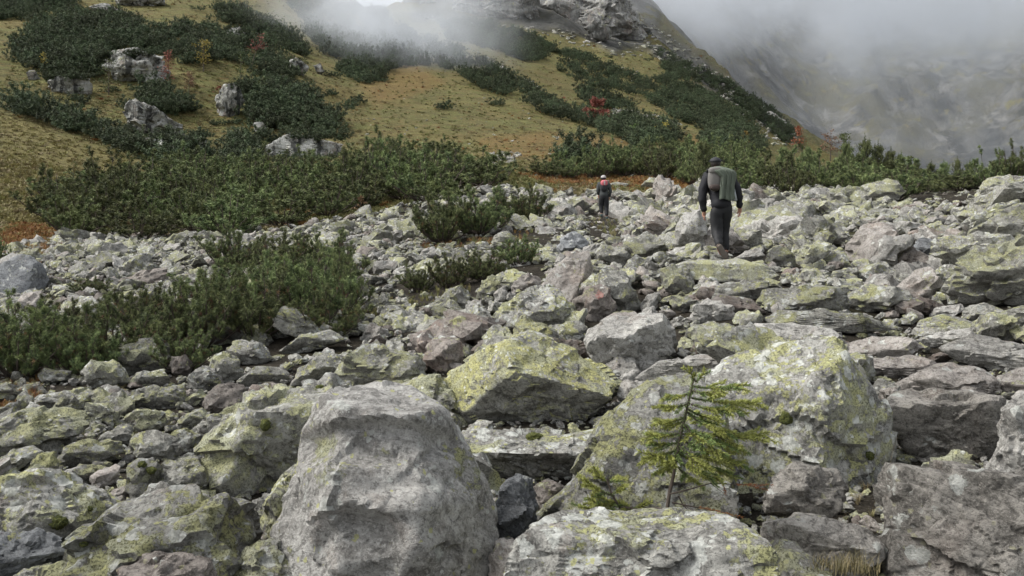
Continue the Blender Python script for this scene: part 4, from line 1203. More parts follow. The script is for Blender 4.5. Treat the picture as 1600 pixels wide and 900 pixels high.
for px, row, w, h, lb in [
 (1322,285,32,62,'upright pine with twin tops left on the skyline above the right belt'),(1352,285,44,66,'broad dark pine on the skyline next to the twin-topped one'),
 (1372,285,36,58,'upright pine third on the right skyline'),(1392,288,34,52,'short upright pine fourth on the right skyline'),(1408,290,34,48,'stubby pine right of the fourth skyline pine'),
 (1432,292,30,38,'small pine at the left of the skyline dip'),(1455,295,28,40,'small pine in the skyline dip'),(1475,296,30,42,'small pine right in the skyline dip'),
 (1496,298,22,48,'thin pointed pine at the lowest part of the skyline'),(1515,296,30,42,'pine just left of the dark clump at the right edge'),
 (1262,275,26,45,'pine left of the autumn larch on the skyline'),(1100,262,40,40,'pine behind the head of the near hiker'),(1225,270,34,40,'pine next to the orange sapling')]:
    pine(px, row, w, h, lb, 'upright pines on the right skyline', 'U', D=46, top=row - h)
for px, row, w, h, lb in [
 (1545,290,75,52,'leftmost pine of the dark clump at the right edge'),(1580,286,80,58,'tallest pine of the dark clump at the right edge'),(1620,286,80,60,'pine of the dark clump cut by the right frame edge'),(1600,300,90,50,'front pine of the dark clump at the right edge')]:
    pine(px, row, w, h, lb, 'dark pine clump at the right edge', 'M', D=32, top=row - h - 2)

TOPL = [(1130,242),(1200,236),(1240,232),(1300,230),(1330,234),(1372,236),(1395,244),(1420,252),(1450,262),(1480,264),(1496,260),(1515,266),(1535,266),(1560,256),(1600,240)]
mk2 = [(1165, 'orange birch'), (1205, 'far ridge'), (1247, 'orange sapling'), (1298, 'turning larch'), (1350, 'twin-topped pine'), (1400, 'stubby skyline pine'), (1450, 'skyline dip'), (1496, 'thin pointed pine'), (1545, 'dark clump edge'), (1600, 'tallest clump pine')]
made = []
for k in range(900):
    if len(made) > 64: break
    px = rng.uniform(1130, 1640); D = (rng.choice([39.5, 42.5, 46, 50, 55]) if px < 1390 else rng.choice([32.5, 35, 38, 41, 44])) + rng.uniform(-1, 1)
    x_ = (px - 800) / F * D
    if any((x_ - a) ** 2 + (D - b_) ** 2 < 2.0 ** 2 for a, b_ in made): continue
    made.append((x_, D))
    t_ = edge(TOPL, px) + rng.uniform(-8, 8) + ((56 if px < 1390 else 45) - D) * 0.7
    pine(px, 300, 2.9 * F / D * rng.uniform(.8, 1.2), 40, pine_label('dense' if rng.random() < .5 else 'bushy', '%s row of the right belt' % ('front' if D < 44 else ('middle' if D < 48 else 'back')), mk2, px),
         'dwarf pines of the right belt', 'M', D=D, top=t_)
# far dwarf pines on the slopes: too many to count, one object
FARPOLY = [
 ([(-20,-20),(120,-20),(110,12),(60,28),(-20,34)], 100, 200),
 ([(20,70),(50,35),(110,15),(200,25),(225,42),(310,45),(320,85),(300,110),(270,88),(200,80),(165,88),(150,125),(110,125),(60,120),(20,90)], 85, 140),
 ([(300,40),(350,45),(400,60),(450,100),(470,140),(520,175),(530,215),(480,215),(430,205),(390,190),(380,150),(400,120),(380,95),(330,100),(305,110)], 85, 140),
 ([(225,140),(260,135),(300,170),(300,192),(250,178),(225,160)], 80, 120),
 ([(355,225),(400,222),(415,243),(370,247)], 60, 100), ([(240,240),(330,245),(420,250),(330,262),(250,262)], 55, 90),
 ([(15,157),(60,168),(130,198),(200,218),(240,240),(215,246),(130,213),(70,196),(15,178)], 60, 110),
 ([(330,10),(370,8),(420,30),(470,60),(480,90),(440,80),(400,50),(345,30)], 100, 180),
 ([(430,-20),(520,-20),(600,15),(655,60),(650,85),(625,95),(600,125),(560,130),(530,110),(490,60)], 120, 330),
 ([(600,40),(690,60),(760,95),(830,135),(870,160),(930,185),(965,208),(930,200),(870,185),(800,152),(750,135),(700,105),(680,100),(620,100),(590,90)], 100, 330),
 ([(690,35),(760,30),(800,45),(860,65),(872,78),(850,95),(830,100),(800,85),(750,70),(700,65)], 150, 360),
 ([(870,95),(940,95),(1000,120),(1060,150),(1120,170),(1180,195),(1185,212),(1110,205),(1050,180),(990,143),(920,133),(870,112)], 100, 400),
 ([(900,138),(940,145),(990,165),(980,172),(930,165),(905,150)], 100, 300), ([(1035,100),(1060,98),(1075,122),(1040,128)], 150, 420),
 ([(1020,120),(1090,135),(1140,160),(1185,190),(1150,190),(1060,155)], 150, 420),
 ([(945,185),(1000,185),(1060,197),(1055,222),(1000,227),(960,215),(930,200)], 80, 250),
 ([(1110,200),(1180,205),(1200,235),(1130,240),(1100,225)], 80, 300), ([(1150,135),(1200,165),(1240,200),(1230,225),(1190,190),(1150,160)], 200, 480),
 ([(855,245),(930,250),(1000,250),(1000,262),(860,262)], 60, 100),
 ([(870,80),(900,78),(935,92),(900,97)], 200, 400), ([(1010,70),(1060,85),(1130,120),(1210,170),(1245,215),(1215,205),(1150,160),(1060,110)], 200, 480)]
fp, fr, fs, fi = [], [], [], []
for poly, dlo, dhi in FARPOLY:
    xs = [p[0] for p in poly]; ys = [p[1] for p in poly]
    Amid = (max(xs) - min(xs)) * (max(ys) - min(ys))
    pc = hit(sum(xs) / len(xs), sum(ys) / len(ys), dlo).y
    wpx = 2.6 * F / pc
    n = int(Amid / (wpx * wpx * 0.055)) + 8
    n = min(n, 1500)
    X_ = rng.uniform(min(xs), max(xs), n); Y_ = rng.uniform(min(ys), max(ys), n)
    jj = fbm(np.stack([X_ / 22, Y_ / 13, X_ * 0], 1), 2, 77) * 12
    ok = in_poly(X_ + jj, Y_ + jj * 0.6 - 3, poly)
    for x_, y_ in zip(X_[ok], Y_[ok]):
        p = hit(x_, y_, dlo)
        if p.y > dhi * 1.3: continue
        s_ = rng.uniform(1.0, 1.8)
        fp.append(p); fr.append((rng.uniform(-.1, .1), rng.uniform(-.1, .1), rng.uniform(0, 6.28))); fs.append((s_, s_, s_ * rng.uniform(0.8, 1.3))); fi.append(int(rng.integers(4)))
for (px, row) in [(560,162),(575,130),(515,150),(552,170),(587,128),(520,120),(690,170),(480,205),(310,16),(500,215),(350,12),(885,170),(780,165),(905,172),(1010,95),(950,90)]:
    for _ in range(3):
        p = hit(px + rng.uniform(-9, 9), row + rng.uniform(-2, 2), 60); s_ = rng.uniform(.8, 1.4)
        fp.append(p); fr.append((0, 0, rng.uniform(0, 6.28))); fs.append((s_, s_, s_ * .8)); fi.append(int(rng.integers(4)))
# scrub that hems the outcrops
for (cx_, top_, w_, bot_) in [(212,86,100,136),(108,122,70,150),(240,164,100,218),(250,218,46,244),(358,136,40,188),(466,214,130,247),(372,46,36,68),(312,214,20,242),(467,95,30,120)]:
    for k in range(int(w_ / 2.6)):
        x_ = cx_ + rng.uniform(-.55, .55) * w_
        up_ = rng.random() < .6
        y_ = (top_ + rng.uniform(-3, 7)) if up_ else bot_ + rng.uniform(-1, 5)
        p = hit(x_, y_, 55 if top_ > 100 else 80)
        if up_:
            Dc = hit(cx_, bot_ - .12 * (bot_ - top_), 55 if top_ > 90 else 80).y + .2
            p = ray(x_, y_ + 3) * Dc + Vector((0, 0, EYE))
        if not up_: p = Vector((p.x, p.y - .8, HF(p.x * (p.y - .8) / p.y, p.y - .8)))
        s_ = rng.uniform(.5, 1.1) * (1 if up_ else .6)
        fp.append(p); fr.append((0, 0, rng.uniform(0, 6.28))); fs.append((s_, s_, s_ * .9)); fi.append(int(rng.integers(4)))
gn_scatter('far_pine_scrub', fp, fr, fs, fi, make_coll('scrub', PINE_F), 'dense dark mountain pine scrub covering the far slopes')
print('belts', nA, nB, 'scrub', len(fp))
# ---------------------------------------------------------------- rock outcrops of the slopes
OC = 'grey rock outcrops on the left slope'
for lb, D_, pts_, sub_, T_ in [
 ('wide grey cliff band under the dark pines on the left slope', None, [(160,100),(180,84),(215,80),(250,92),(264,118),(250,137),(225,132),(200,136),(178,124)], 5, .3),
 ('small low cliff at the left below the dark pines', None, [(75,124),(100,120),(140,123),(143,148),(120,152),(82,142)], 4, .3),
 ('tall streaked outcrop face in the middle of the gully', None, [(190,166),(225,160),(262,185),(292,195),(287,212),(262,222),(232,220),(203,192)], 5, .3),
 ('broken outcrop just below the tall streaked face', None, [(225,216),(250,218),(280,232),(272,246),(240,242)], 4, .3),
 ('upright pale outcrop with a green-stained foot', None, [(338,158),(350,136),(377,134),(380,160),(367,189),(343,187)], 4, .3),
 ('long low outcrop above the right part of the long thicket', None, [(398,234),(440,216),(455,207),(475,212),(530,226),(533,247),(470,249),(400,248)], 5, .25),
 ('small pale outcrop high among the pines', None, [(355,48),(372,44),(390,56),(380,69),(355,64)], 4, .3),
 ('grey outcrop touching the top frame edge on the left', None, [(178,-12),(255,-12),(257,8),(225,13),(185,9)], 4, .3),
 ('flat pale outcrop below the top left scrub', None, [(138,10),(165,6),(200,20),(190,26),(150,19)], 4, .3),
 ('small dark and white outcrop with a grass cap', None, [(303,214),(314,210),(323,218),(322,242),(304,240)], 4, .3),
 ('grey outcrop at the right end of the left slope pines', None, [(452,96),(465,92),(483,106),(472,122),(458,115)], 4, .3),
 ('small pale rock right of the left slope pines', None, [(490,103),(500,100),(508,112),(498,118)], 3, .3),
 ('pale low rock above the long thicket', None, [(395,192),(412,190),(418,205),(400,208)], 3, .3),
 ('small outcrop at the left above the strip of pines', None, [(40,112),(55,110),(62,124),(46,128)], 3, .3),
 ('dark craggy summit rock at the top centre', 300, [(688,40),(705,15),(725,-5),(760,-25),(830,-25),(838,30),(822,47),(785,32),(740,38)], 6, .35),
 ('wide crag of pale broken rock right of the summit rock', 330, [(830,-25),(950,-25),(985,20),(1012,60),(1008,78),(960,80),(925,58),(880,52),(850,20)], 6, .35),
 ('small crag left of the summit rock', 320, [(655,5),(675,-10),(700,-8),(705,12),(680,20),(655,18)], 4, .35),
 ('grey-green crag under the mist on the far ridge', 300, [(905,30),(925,22),(950,40),(958,62),(930,60)], 4, .35),
 ('pale cliff on the far ridge shoulder above the pine belt', 330, [(1072,122),(1090,116),(1125,124),(1152,142),(1150,156),(1120,150),(1095,142)], 5, .3),
 ('pale rock step low on the far ridge shoulder', 330, [(1180,175),(1195,170),(1225,188),(1235,205),(1205,200)], 4, .3)]:
    traced(lb, 'crag' if D_ == 300 or D_ in (320, 330) else 'cliff', pts_, D=D_, T=T_, sub=sub_, name='rock_outcrop', cat='outcrop', group=None, amt=1.25, mind=55.0 if pts_[0][1] > 90 else 80.0, autof=9)

# scree and scattered small rocks of the meadow, uncountable
sp, sr, ss_, si = [], [], [], []
def scree(poly, n, s0, s1, dmin):
    xs = [p[0] for p in poly]; ys = [p[1] for p in poly]; k = 0; t = 0
    while k < n and t < n * 20:
        t += 1
        x_, y_ = rng.uniform(min(xs), max(xs)), rng.uniform(min(ys), max(ys))
        if not in_poly([x_], [y_], poly)[0]: continue
        p = hit(x_, y_, dmin); s_ = rng.uniform(s0, s1); k += 1
        sp.append(p); sr.append((rng.uniform(-.5, .5), rng.uniform(-.5, .5), rng.uniform(0, 6.28))); ss_.append((s_, s_ * .8, s_ * .7)); si.append(int(rng.choice([0, 3, 5, 6, 12, 2])))
scree([(950,170),(980,172),(1030,182),(1065,196),(1040,198),(1000,188),(955,183)], 160, .5, 1.4, 90)
scree([(765,240),(790,236),(815,240),(800,256),(770,256)], 60, .3, .8, 50)
scree([(860,215),(900,212),(905,245),(870,250)], 26, .3, .9, 50)
scree([(730,75),(745,80),(800,110),(850,140),(845,146),(780,110),(728,84)], 60, .5, 1.6, 120)
scree([(560,110),(1050,190),(1040,250),(780,250),(560,210)], 60, .2, .6, 60)
scree([(985,12),(1050,58),(1120,110),(1200,158),(1262,232),(1210,212),(1150,170),(1080,115),(1010,85)], 260, .8, 3.2, 220)
scree([(640,20),(700,60),(800,50),(900,75),(1000,95),(1010,70),(900,50),(700,30)], 160, .8, 2.6, 180)
scree([(1120,130),(1160,170),(1240,225),(1200,230),(1140,170)], 80, .8, 2.5, 200)
scree([(820,262),(1080,262),(1100,285),(1000,300),(860,300)], 60, .2, .55, 36)
scree([(0,380),(100,378),(100,400),(0,410)], 30, .2, .5, 20)
scree([(880,90),(1000,110),(1000,130),(900,110)], 20, .8, 2, 180)
gn_scatter('meadow_stones', sp, sr, ss_, si, cl, 'scree and small stones strewn over the meadows')

# ---------------------------------------------------------------- small leafy trees in autumn colour
def leafy(seed, hgt, wid, mat, n=420, leaf=0.12, crown0=0.25, lean=0.0, shape='cone'):
    rs = np.random.default_rng(seed)
    q = np.linspace(0, 1, 7)
    tr = np.stack([lean * hgt * q ** 1.3 + rs.normal(0, .01, 7), rs.normal(0, .01, 7), q * hgt], 1)
    paths, radii = [tr], [0.035 * hgt / 2 * (1.05 - q)]
    C_ = []
    for k in range(18):
        t = rs.uniform(crown0, 0.97)
        b0 = np.array([np.interp(t, q, tr[:, i]) for i in range(3)])
        az = rs.uniform(0, 6.28)
        w = wid * 0.5 * ((1 - t) * 1.2 + 0.15 if shape == 'cone' else math.sqrt(max(0.1, 1 - ((t - .6) / .45) ** 2))) * rs.uniform(.6, 1.1)
        e = b0 + np.array([math.cos(az) * w, math.sin(az) * w, hgt * rs.uniform(0.04, 0.16)])
        paths.append(np.array([b0, (b0 + e) / 2 + [0, 0, .01], e])); radii.append([.012 * hgt / 2, .008 * hgt / 2, .004])
        for _ in range(n // 18):
            u = rs.uniform(0.25, 1.1)
            C_.append(b0 + (e - b0) * u + rs.normal(0, 0.05 * hgt, 3) * np.array([1, 1, .7]))
    C_ = np.array(C_)
    a = rs.normal(size=C_.shape); a /= np.linalg.norm(a, axis=1)[:, None]
    b2 = np.cross(a, rs.normal(size=C_.shape)); b2 /= np.linalg.norm(b2, axis=1)[:, None]
    ls = leaf * rs.uniform(.6, 1.2, len(C_))[:, None]
    V = np.stack([C_ - a * ls * .5, C_ + b2 * ls * .3, C_ + a * ls * .5, C_ - b2 * ls * .3], 1).reshape(-1, 3)
    me = np_mesh('crown', V, np.arange(len(V)).reshape(-1, 4), mat, smooth=False)
    at = me.attributes.new('shade', 'FLOAT', 'POINT'); at.data.foreach_set('value', np.repeat(rs.uniform(0, 1, len(C_)), 4).astype(np.float32))
    V2, F2 = tube_arrays(paths, radii, 4)
    return me, np_mesh('trunk', V2, F2, M_bark)
L_red = foliage_material('red_leaves', (0.19, 0.06, 0.04), (0.36, 0.15, 0.10))
L_rust = foliage_material('rust_leaves', (0.2, 0.065, 0.03), (0.36, 0.15, 0.07))
L_yel = foliage_material('yellow_leaves', (0.17, 0.13, 0.03), (0.34, 0.27, 0.07))
L_grn = foliage_material('fresh_green_leaves', (0.06, 0.09, 0.03), (0.15, 0.19, 0.07))
L_brn = foliage_material('brown_leaves', (0.12, 0.065, 0.04), (0.22, 0.13, 0.08))
for lb, px, row, h, w, mt, kw in [
 ('slim bright red rowan in front of the cliff band', 263, 138, 56, 24, L_red, {}),
 ('yellow-green birch with orange top right of the red rowan', 318, 112, 50, 32, L_yel, dict(shape='round')),
 ('leaning rowan with sparse red leaves near the top left pines', 392, 112, 54, 26, L_red, dict(lean=.28, crown0=.6, shape='round', n=220)),
 ('fresh green willow bush left of the cliff band', 170, 148, 58, 46, L_grn, dict(crown0=.05)),
 ('faded reddish sapling at the left of the cliff band', 145, 100, 30, 22, L_rust, dict(n=200)),
 ('rust-brown sapling right of the red rowan', 295, 150, 38, 24, L_brn, {}),
 ('thin green sapling above the upright pale outcrop', 376, 135, 50, 18, L_grn, dict(n=160)),
 ('green-grey willow among the right gully pines', 410, 165, 46, 34, L_grn, dict(n=260, crown0=.05)),
 ('yellow sapling in the dark pines at the far left', 68, 112, 30, 18, L_yel, dict(n=150)),
 ('small orange bush above the upright pale outcrop', 342, 148, 14, 24, L_rust, dict(crown0=0, n=160)),
 ('round red bush standing alone on the meadow', 933, 196, 38, 46, L_red, dict(shape='round', crown0=.1, n=3200)),
 ('small green willow right below the red bush', 990, 218, 24, 44, L_grn, dict(crown0=0)),
 ('pale green bush at the end of the scree', 1040, 215, 24, 40, L_yel, dict(crown0=0, n=300)),
 ('orange sapling with red leaves on the right skyline', 1247, 238, 40, 22, L_rust, {}),
 ('yellow-orange birch in the belt left of the orange sapling', 1165, 232, 26, 22, L_yel, {}),
 ('green larch turning orange on the right skyline', 1298, 252, 50, 50, L_brn, dict(n=500)),
 ('green larch beside the turning one on the right skyline', 1318, 256, 46, 36, L_grn, dict(n=400)),
 ('yellow-green bush in the belt near the hiker', 1060, 250, 22, 34, L_grn, dict(crown0=0)),
 ('green bush among the left edge of the right belt', 885, 248, 30, 36, L_grn, dict(crown0=0, n=300)),
 ('small red bush on the right edge of the long thicket', 563, 332, 24, 26, L_brn, dict(crown0=0, n=260)),
 ('yellow-green willow growing in the long thicket', 115, 300, 44, 38, L_grn, dict(crown0=0, n=320)),
 ('tiny red shrub at the far pines left of the red bush', 881, 160, 9, 12, L_red, dict(crown0=0, n=60))]:
    dm = 60 if row < 235 else 24
    p = hit(px, row, dm)
    if 1230 < px < 1330: p = Vector(((px - 800) / F * 55, 55, EYE - (row - HOR) / F * 55))
    hh, ww = h / F * p.y, w / F * p.y
    kw = dict(kw); n_ = kw.pop('n', 420)
    c_, t_ = leafy(int(px), hh, ww, mt, n=n_, leaf=max(.10, 4.2 / F * p.y * .62), **kw)
    if 1230 < px < 1330: p.z = max(p.z, HF(p.x, p.y))
    e = empty('leafy_tree' if h > 25 else 'leafy_bush', p)
    link('crown', c_, e); link('trunk', t_, e)
    tag(e, lb, 'tree' if h > 25 else 'bush')

# ---------------------------------------------------------------- grass
def tuft_mesh(seed, mat, blades=26, h=1.0, w=0.05, spread=0.5):
    rs = np.random.default_rng(seed)
    V, Fc = [], []
    for k in range(blades):
        az = rs.uniform(0, 6.28); r0 = rs.uniform(0, .35) * spread; b0 = np.array([math.cos(az) * r0, math.sin(az) * r0, -0.05])
        a2 = az + rs.normal(0, .5); ln = h * rs.uniform(.55, 1.1); out = rs.uniform(.2, .9) * spread
        mid = b0 + np.array([math.cos(a2) * out * .35 * ln, math.sin(a2) * out * .35 * ln, ln * .6]); tip = b0 + np.array([math.cos(a2) * out * ln, math.sin(a2) * out * ln, ln * .85 * rs.uniform(.6, 1)])
        sd = np.array([-math.sin(a2), math.cos(a2), 0]) * w * .5
        o0 = len(V); V += [b0 - sd, b0 + sd, mid + sd * .8, mid - sd * .8, tip, tip]; Fc += [(o0, o0 + 1, o0 + 2, o0 + 3), (o0 + 3, o0 + 2, o0 + 4, o0 + 5)]
    me = np_mesh('tuft', V, Fc, mat, smooth=False)
    at = me.attributes.new('shade', 'FLOAT', 'POINT'); at.data.foreach_set('value', np.repeat(rs.uniform(0, 1, blades), 6).astype(np.float32))
    return me
_fm = foliage_material
def foliage_material(n, a, b_, **k): return _fm(n, a, b_, var=0.28)
G_mats = [foliage_material('grass_olive', (0.15, 0.155, 0.06), (0.24, 0.235, 0.095)), foliage_material('grass_straw', (0.21, 0.18, 0.09), (0.30, 0.255, 0.14)),
          foliage_material('grass_rust', (0.20, 0.105, 0.04), (0.36, 0.20, 0.08)), foliage_material('grass_yellow', (0.2, 0.18, 0.07), (0.31, 0.275, 0.12))]
foliage_material = _fm
TUFT = [tuft_mesh(700 + i, G_mats[i % 4], w=.06 if i < 4 else .035, blades=24) for i in range(8)]
gp_, gr_, gs_, gi_ = [], [], [], []
def put_tuft(x_, y_, dmin, size, kind, asp=0.6):
    p = hit(x_, y_, dmin)
    s_ = size * rng.uniform(.6, 1.3)
    gp_.append(p); gr_.append((0, 0, rng.uniform(0, 6.28))); gs_.append((s_, s_, s_ * asp)); gi_.append(kind)
    return p
cnt = 0
X_ = rng.uniform(-40, 1180, 52000); Y_ = rng.uniform(-10, 400, 52000)
nzv = fbm(np.stack([X_ / 60, Y_ / 25, X_ * 0], 1), 3, 99)
nzw = fbm(np.stack([X_ / 25, Y_ / 9, X_ * 0 + 5], 1), 3, 98)
infield = in_poly(X_, Y_, FIELD)
inr = np.zeros(len(X_), bool); iny = np.zeros(len(X_), bool); incr = np.zeros(len(X_), bool)
for r_ in RUST: inr |= in_poly(X_, Y_, r_)
for r_ in YEL: iny |= in_poly(X_, Y_, r_)
for r_ in CRAG: incr |= in_poly(X_, Y_, r_)
for i in range(len(X_)):
    if infield[i] or incr[i]: continue
    p = hit(X_[i], Y_[i], 24)
    if p.y > 430 or (p.y > 55 and rng.random() < .35 + .45 * min(1, (p.y - 55) / 45)): continue
    k = (0 if nzv[i] > 0.05 else 1) if rng.random() < .85 else 3
    if nzw[i] > 0.5: k = 2
    if iny[i]: k = 3 if rng.random() < .7 else 1
    if inr[i] and rng.random() < (.85 if Y_[i] > 265 else .2): k = 2
    size = 0.22 + p.y * 0.0035
    s_ = size * rng.uniform(.6, 1.3)
    gp_.append(p); gr_.append((rng.uniform(-.2, .2), rng.uniform(-.2, .2), rng.uniform(0, 6.28))); gs_.append((s_ * 1.5, s_ * 1.5, s_ * (.6 if p.y < 55 else .4))); gi_.append(k + 4 * int(rng.integers(2)))
# grass and moss pockets inside the field
for poly_, n_, k_, sz in [(SOILGAP[0], 900, (0, 0, 3), .13), (SOILGAP[1], 500, (0, 1, 2), .2), (SOILGAP[2], 200, (0, 2), .14), (SOILGAP[3], 1600, (2, 2, 1, 3), .3),
                      ([(15,352),(60,350),(115,372),(100,392),(60,402),(0,408),(0,365)], 900, (2, 3, 2), .28), ([(0,600),(60,590),(70,640),(0,680)], 160, (1, 2), .12),
                      ([(140,615),(200,600),(190,650),(145,645)], 120, (0, 1), .09), ([(40,395),(130,395),(130,480),(40,520)], 160, (2, 1), .16),
                      ([(890,345),(1040,325),(1040,360),(960,370)], 260, (0, 1), .22), ([(1320,640),(1400,690),(1380,820),(1330,800)], 30, (1,), .1)]:
    xs = [p[0] for p in poly_]; ys = [p[1] for p in poly_]
    for _ in range(n_):
        x_, y_ = rng.uniform(min(xs), max(xs)), rng.uniform(min(ys), max(ys))
        if in_poly([x_], [y_], poly_)[0]: put_tuft(x_, y_, 3.2, sz, int(rng.choice(k_)) + 4, .8)
gn_scatter('grass', gp_, gr_, gs_, gi_, make_coll('tuft', TUFT), 'olive, straw-yellow and rust-coloured autumn grass of slopes and hollows')
print('tufts', len(gp_))
# ---------------------------------------------------------------- young spruce in the foreground
def at_px(px, row, D):
    return np.array([(px - 800) / F * D, D, EYE - (row - HOR) / F * D])
def needle_twigs(name, segs, mat, nl, nw, step, seed=1, flat=0.55):
    """segs: list of (a, b) points; needles all along"""
    rs = np.random.default_rng(seed)
    P, Dr = [], []
    for a, b_ in segs:
        L_ = np.linalg.norm(b_ - a); n = max(2, int(L_ / step)); d = (b_ - a) / L_
        for k in range(n):
            t = (k + rs.uniform()) / n
            r_ = rs.normal(size=3); r_[2] = r_[2] * flat + .15
            r_ -= d * r_.dot(d); r_ /= np.linalg.norm(r_)
            e = d * rs.uniform(.55, 1.0) + r_ * .85
            P.append(a + (b_ - a) * t); Dr.append(e / np.linalg.norm(e))
    P, Dr = np.array(P), np.array(Dr)
    side = np.cross(Dr, rs.normal(size=Dr.shape)); side /= np.linalg.norm(side, axis=1)[:, None]
    ln = nl * rs.uniform(.7, 1.1, len(P))[:, None]
    V = np.stack([P - side * nw * .5, P + side * nw * .5, P + Dr * ln * .7 + side * nw * .35, P + Dr * ln, P + Dr * ln * .7 - side * nw * .35], 1).reshape(-1, 3)
    i = np.arange(len(P)) * 5
    V4 = np.stack([i, i + 1, i + 2, i + 4], 1); 
    T3 = np.stack([i + 4, i + 2, i + 3, i + 3], 1)
    me = bpy.data.meshes.new(name)
    fcs = [tuple(q) for q in V4] + [tuple(q[:3]) for q in T3]
    me.from_pydata([tuple(v) for v in V], [], fcs)
    me.materials.append(mat)
    at = me.attributes.new('shade', 'FLOAT', 'POINT'); at.data.foreach_set('value', np.repeat(rs.beta(2, 2, len(P)), 5).astype(np.float32))
    return me
M_spruce = foliage_material('spruce_needles', (0.19, 0.23, 0.055), (0.44, 0.48, 0.14))
M_spruce_dk = foliage_material('older_spruce_needles', (0.085, 0.12, 0.04), (0.2, 0.26, 0.085))
M_deadn = foliage_material('dead_orange_needles', (0.26, 0.09, 0.03), (0.5, 0.22, 0.08))
SD = 3.85
def spruce(D, tr, branches, seed, label):
    rs = np.random.default_rng(seed)
    trunk = np.array([at_px(x, y, D) for x, y in tr])
    e = empty('spruce_seedling', trunk[0])
    off = trunk[0]
    tips, olds, paths, radii = [], [], [trunk - off], [np.linspace(.009, .0035, len(trunk))]
    for (bx, by, ex, ey, dy, nsub) in branches:
        a = at_px(bx, by, D); b_ = at_px(ex, ey, D + dy)
        L_ = np.linalg.norm(b_ - a); sag = np.array([0, 0, -.012])
        q = np.linspace(0, 1, 6)
        pth = a[None] + (b_ - a)[None] * q[:, None] + sag[None] * (4 * q * (1 - q))[:, None]
        paths.append(pth - off); radii.append(.0042 * (1.1 - q * .8))
        for k in range(5): (olds if k < 2 else tips).append((pth[k] - off, pth[k + 1] - off))
        d = (b_ - a) / L_
        pr = np.cross(d, [0, 0, 1]); pr /= np.linalg.norm(pr)
        for s_ in range(nsub):
            t = 0.18 + 0.72 * (s_ + .5) / nsub; i = min(4, int(t * 5)); p0 = pth[i] + (pth[i + 1] - pth[i]) * (t * 5 - i)
            sg = 1 if s_ % 2 else -1
            dv = d * .75 + pr * sg * rs.uniform(.4, .8) + np.array([0, 0, rs.uniform(-.3, .1)]); dv /= np.linalg.norm(dv)
            ln = L_ * (.42 - .28 * t) + .025
            p1 = p0 + dv * ln
            paths.append(np.array([p0, p1]) - off); radii.append([.002, .0012])
            (olds if rs.random() < .3 else tips).append((p0 - off, p1 - off))
    if len(tr) > 6:
        for k in range(2, len(trunk) - 1): olds.append((trunk[k] - off, trunk[k + 1] - off))
    V, Fc = tube_arrays(paths, radii, 6)
    link('trunk', np_mesh('trunk', V, Fc, M_bark), e)
    link('young_needles', needle_twigs('young_needles', tips, M_spruce, .021, .0034, .0008, seed), e)
    link('old_needles', needle_twigs('old_needles', olds, M_spruce_dk, .018, .003, .0008, seed + 1), e)
    tag(e, label, 'spruce')
    return e
spruce(SD, [(1042,800),(1046,770),(1053,740),(1058,705),(1064,675),(1072,645),(1078,618),(1084,592)], [
 (1086,594,1078,574,-.02,2),(1086,596,1102,577,.02,2),(1084,604,1166,600,-.05,9),(1083,612,1041,618,.04,5),(1081,622,1190,627,.06,11),(1080,632,1150,640,-.12,9),(1076,640,1122,652,.12,6),
 (1075,648,1150,678,-.05,9),(1072,655,1042,662,.05,4),(1068,668,1158,698,.1,10),(1066,678,1200,676,-.03,12),(1064,690,1015,690,.05,6),(1062,696,1100,730,-.15,7),(1060,704,1165,722,.05,10),
 (1058,708,1142,738,.16,8),(1058,712,1012,708,-.12,6),(1057,720,1124,748,-.06,7),(1066,660,1128,708,-.16,8),(1070,690,1140,712,.2,7),(1062,700,1040,726,-.1,4),(1060,730,1090,752,.1,4),(1078,630,1032,634,-.05,6),(1072,652,1022,655,.08,6),(1066,676,1010,678,.02,7),(1082,610,1120,612,-.1,5),(1062,700,1005,716,.06,7),(1074,644,1110,660,.2,6),(1060,712,1030,738,.12,6),(1070,664,1100,690,-.2,6)], 5,
 'bright green spruce seedling, fuller on its right side, in front of the boulders')
spruce(SD + .02, [(1035,796),(1000,795),(968,793),(955,770),(948,748)], [
 (1000,795,962,782,.03,5),(990,795,905,792,-.04,8),(975,792,930,770,.05,6),(960,775,912,748,-.03,6),(952,755,928,730,.04,5),(950,750,968,745,.02,4),(956,770,975,757,-.03,4),(985,795,1010,784,-.05,3),(965,790,918,778,.06,6)], 9,
 'low creeping spruce branch with yellowish tips left of the upright seedling')
def dead_twig(D, pts_, subs, label, seed):
    rs = np.random.default_rng(seed)
    p = np.array([at_px(x, y, D) for x, y in pts_]); off = p[0]
    e = empty('dead_twig', off)
    paths, radii, segs = [p - off], [np.linspace(.004, .0015, len(p))], []
    for (ax, ay, bx, by, nd) in subs:
        a, b_ = at_px(ax, ay, D) - off, at_px(bx, by, D + rs.uniform(-.05, .05)) - off
        paths.append(np.array([a, b_])); radii.append([.002, .001])
        if nd: segs.append((a, b_))
    V, Fc = tube_arrays(paths, radii, 5)
    link('stem', np_mesh('stem', V, Fc, M_bark), e)
    if segs: link('dry_needles', needle_twigs('dry_needles', segs, M_deadn, .012, .0022, .0018, seed), e)
    tag(e, label, 'dead twig')
dead_twig(SD - .03, [(1046,772),(1075,765),(1110,755),(1150,757)], [(1150,757,1208,758,1),(1165,757,1200,766,1),(1110,755,1130,770,0),(1130,756,1134,772,1)], 'dry orange-needled twig reaching right toward the perched block', 1)
dead_twig(SD - .05, [(1050,785),(1085,792),(1110,795)], [(1090,792,1160,808,1),(1120,798,1145,822,1),(1138,802,1150,826,1),(1100,795,1125,800,1)], 'dry orange-needled twig drooping low over the bottom boulder', 2)
dead_twig(SD, [(1060,775),(1068,790),(1078,800)], [(1068,790,1085,798,0)], 'bare forked twig at the foot of the seedling', 3)

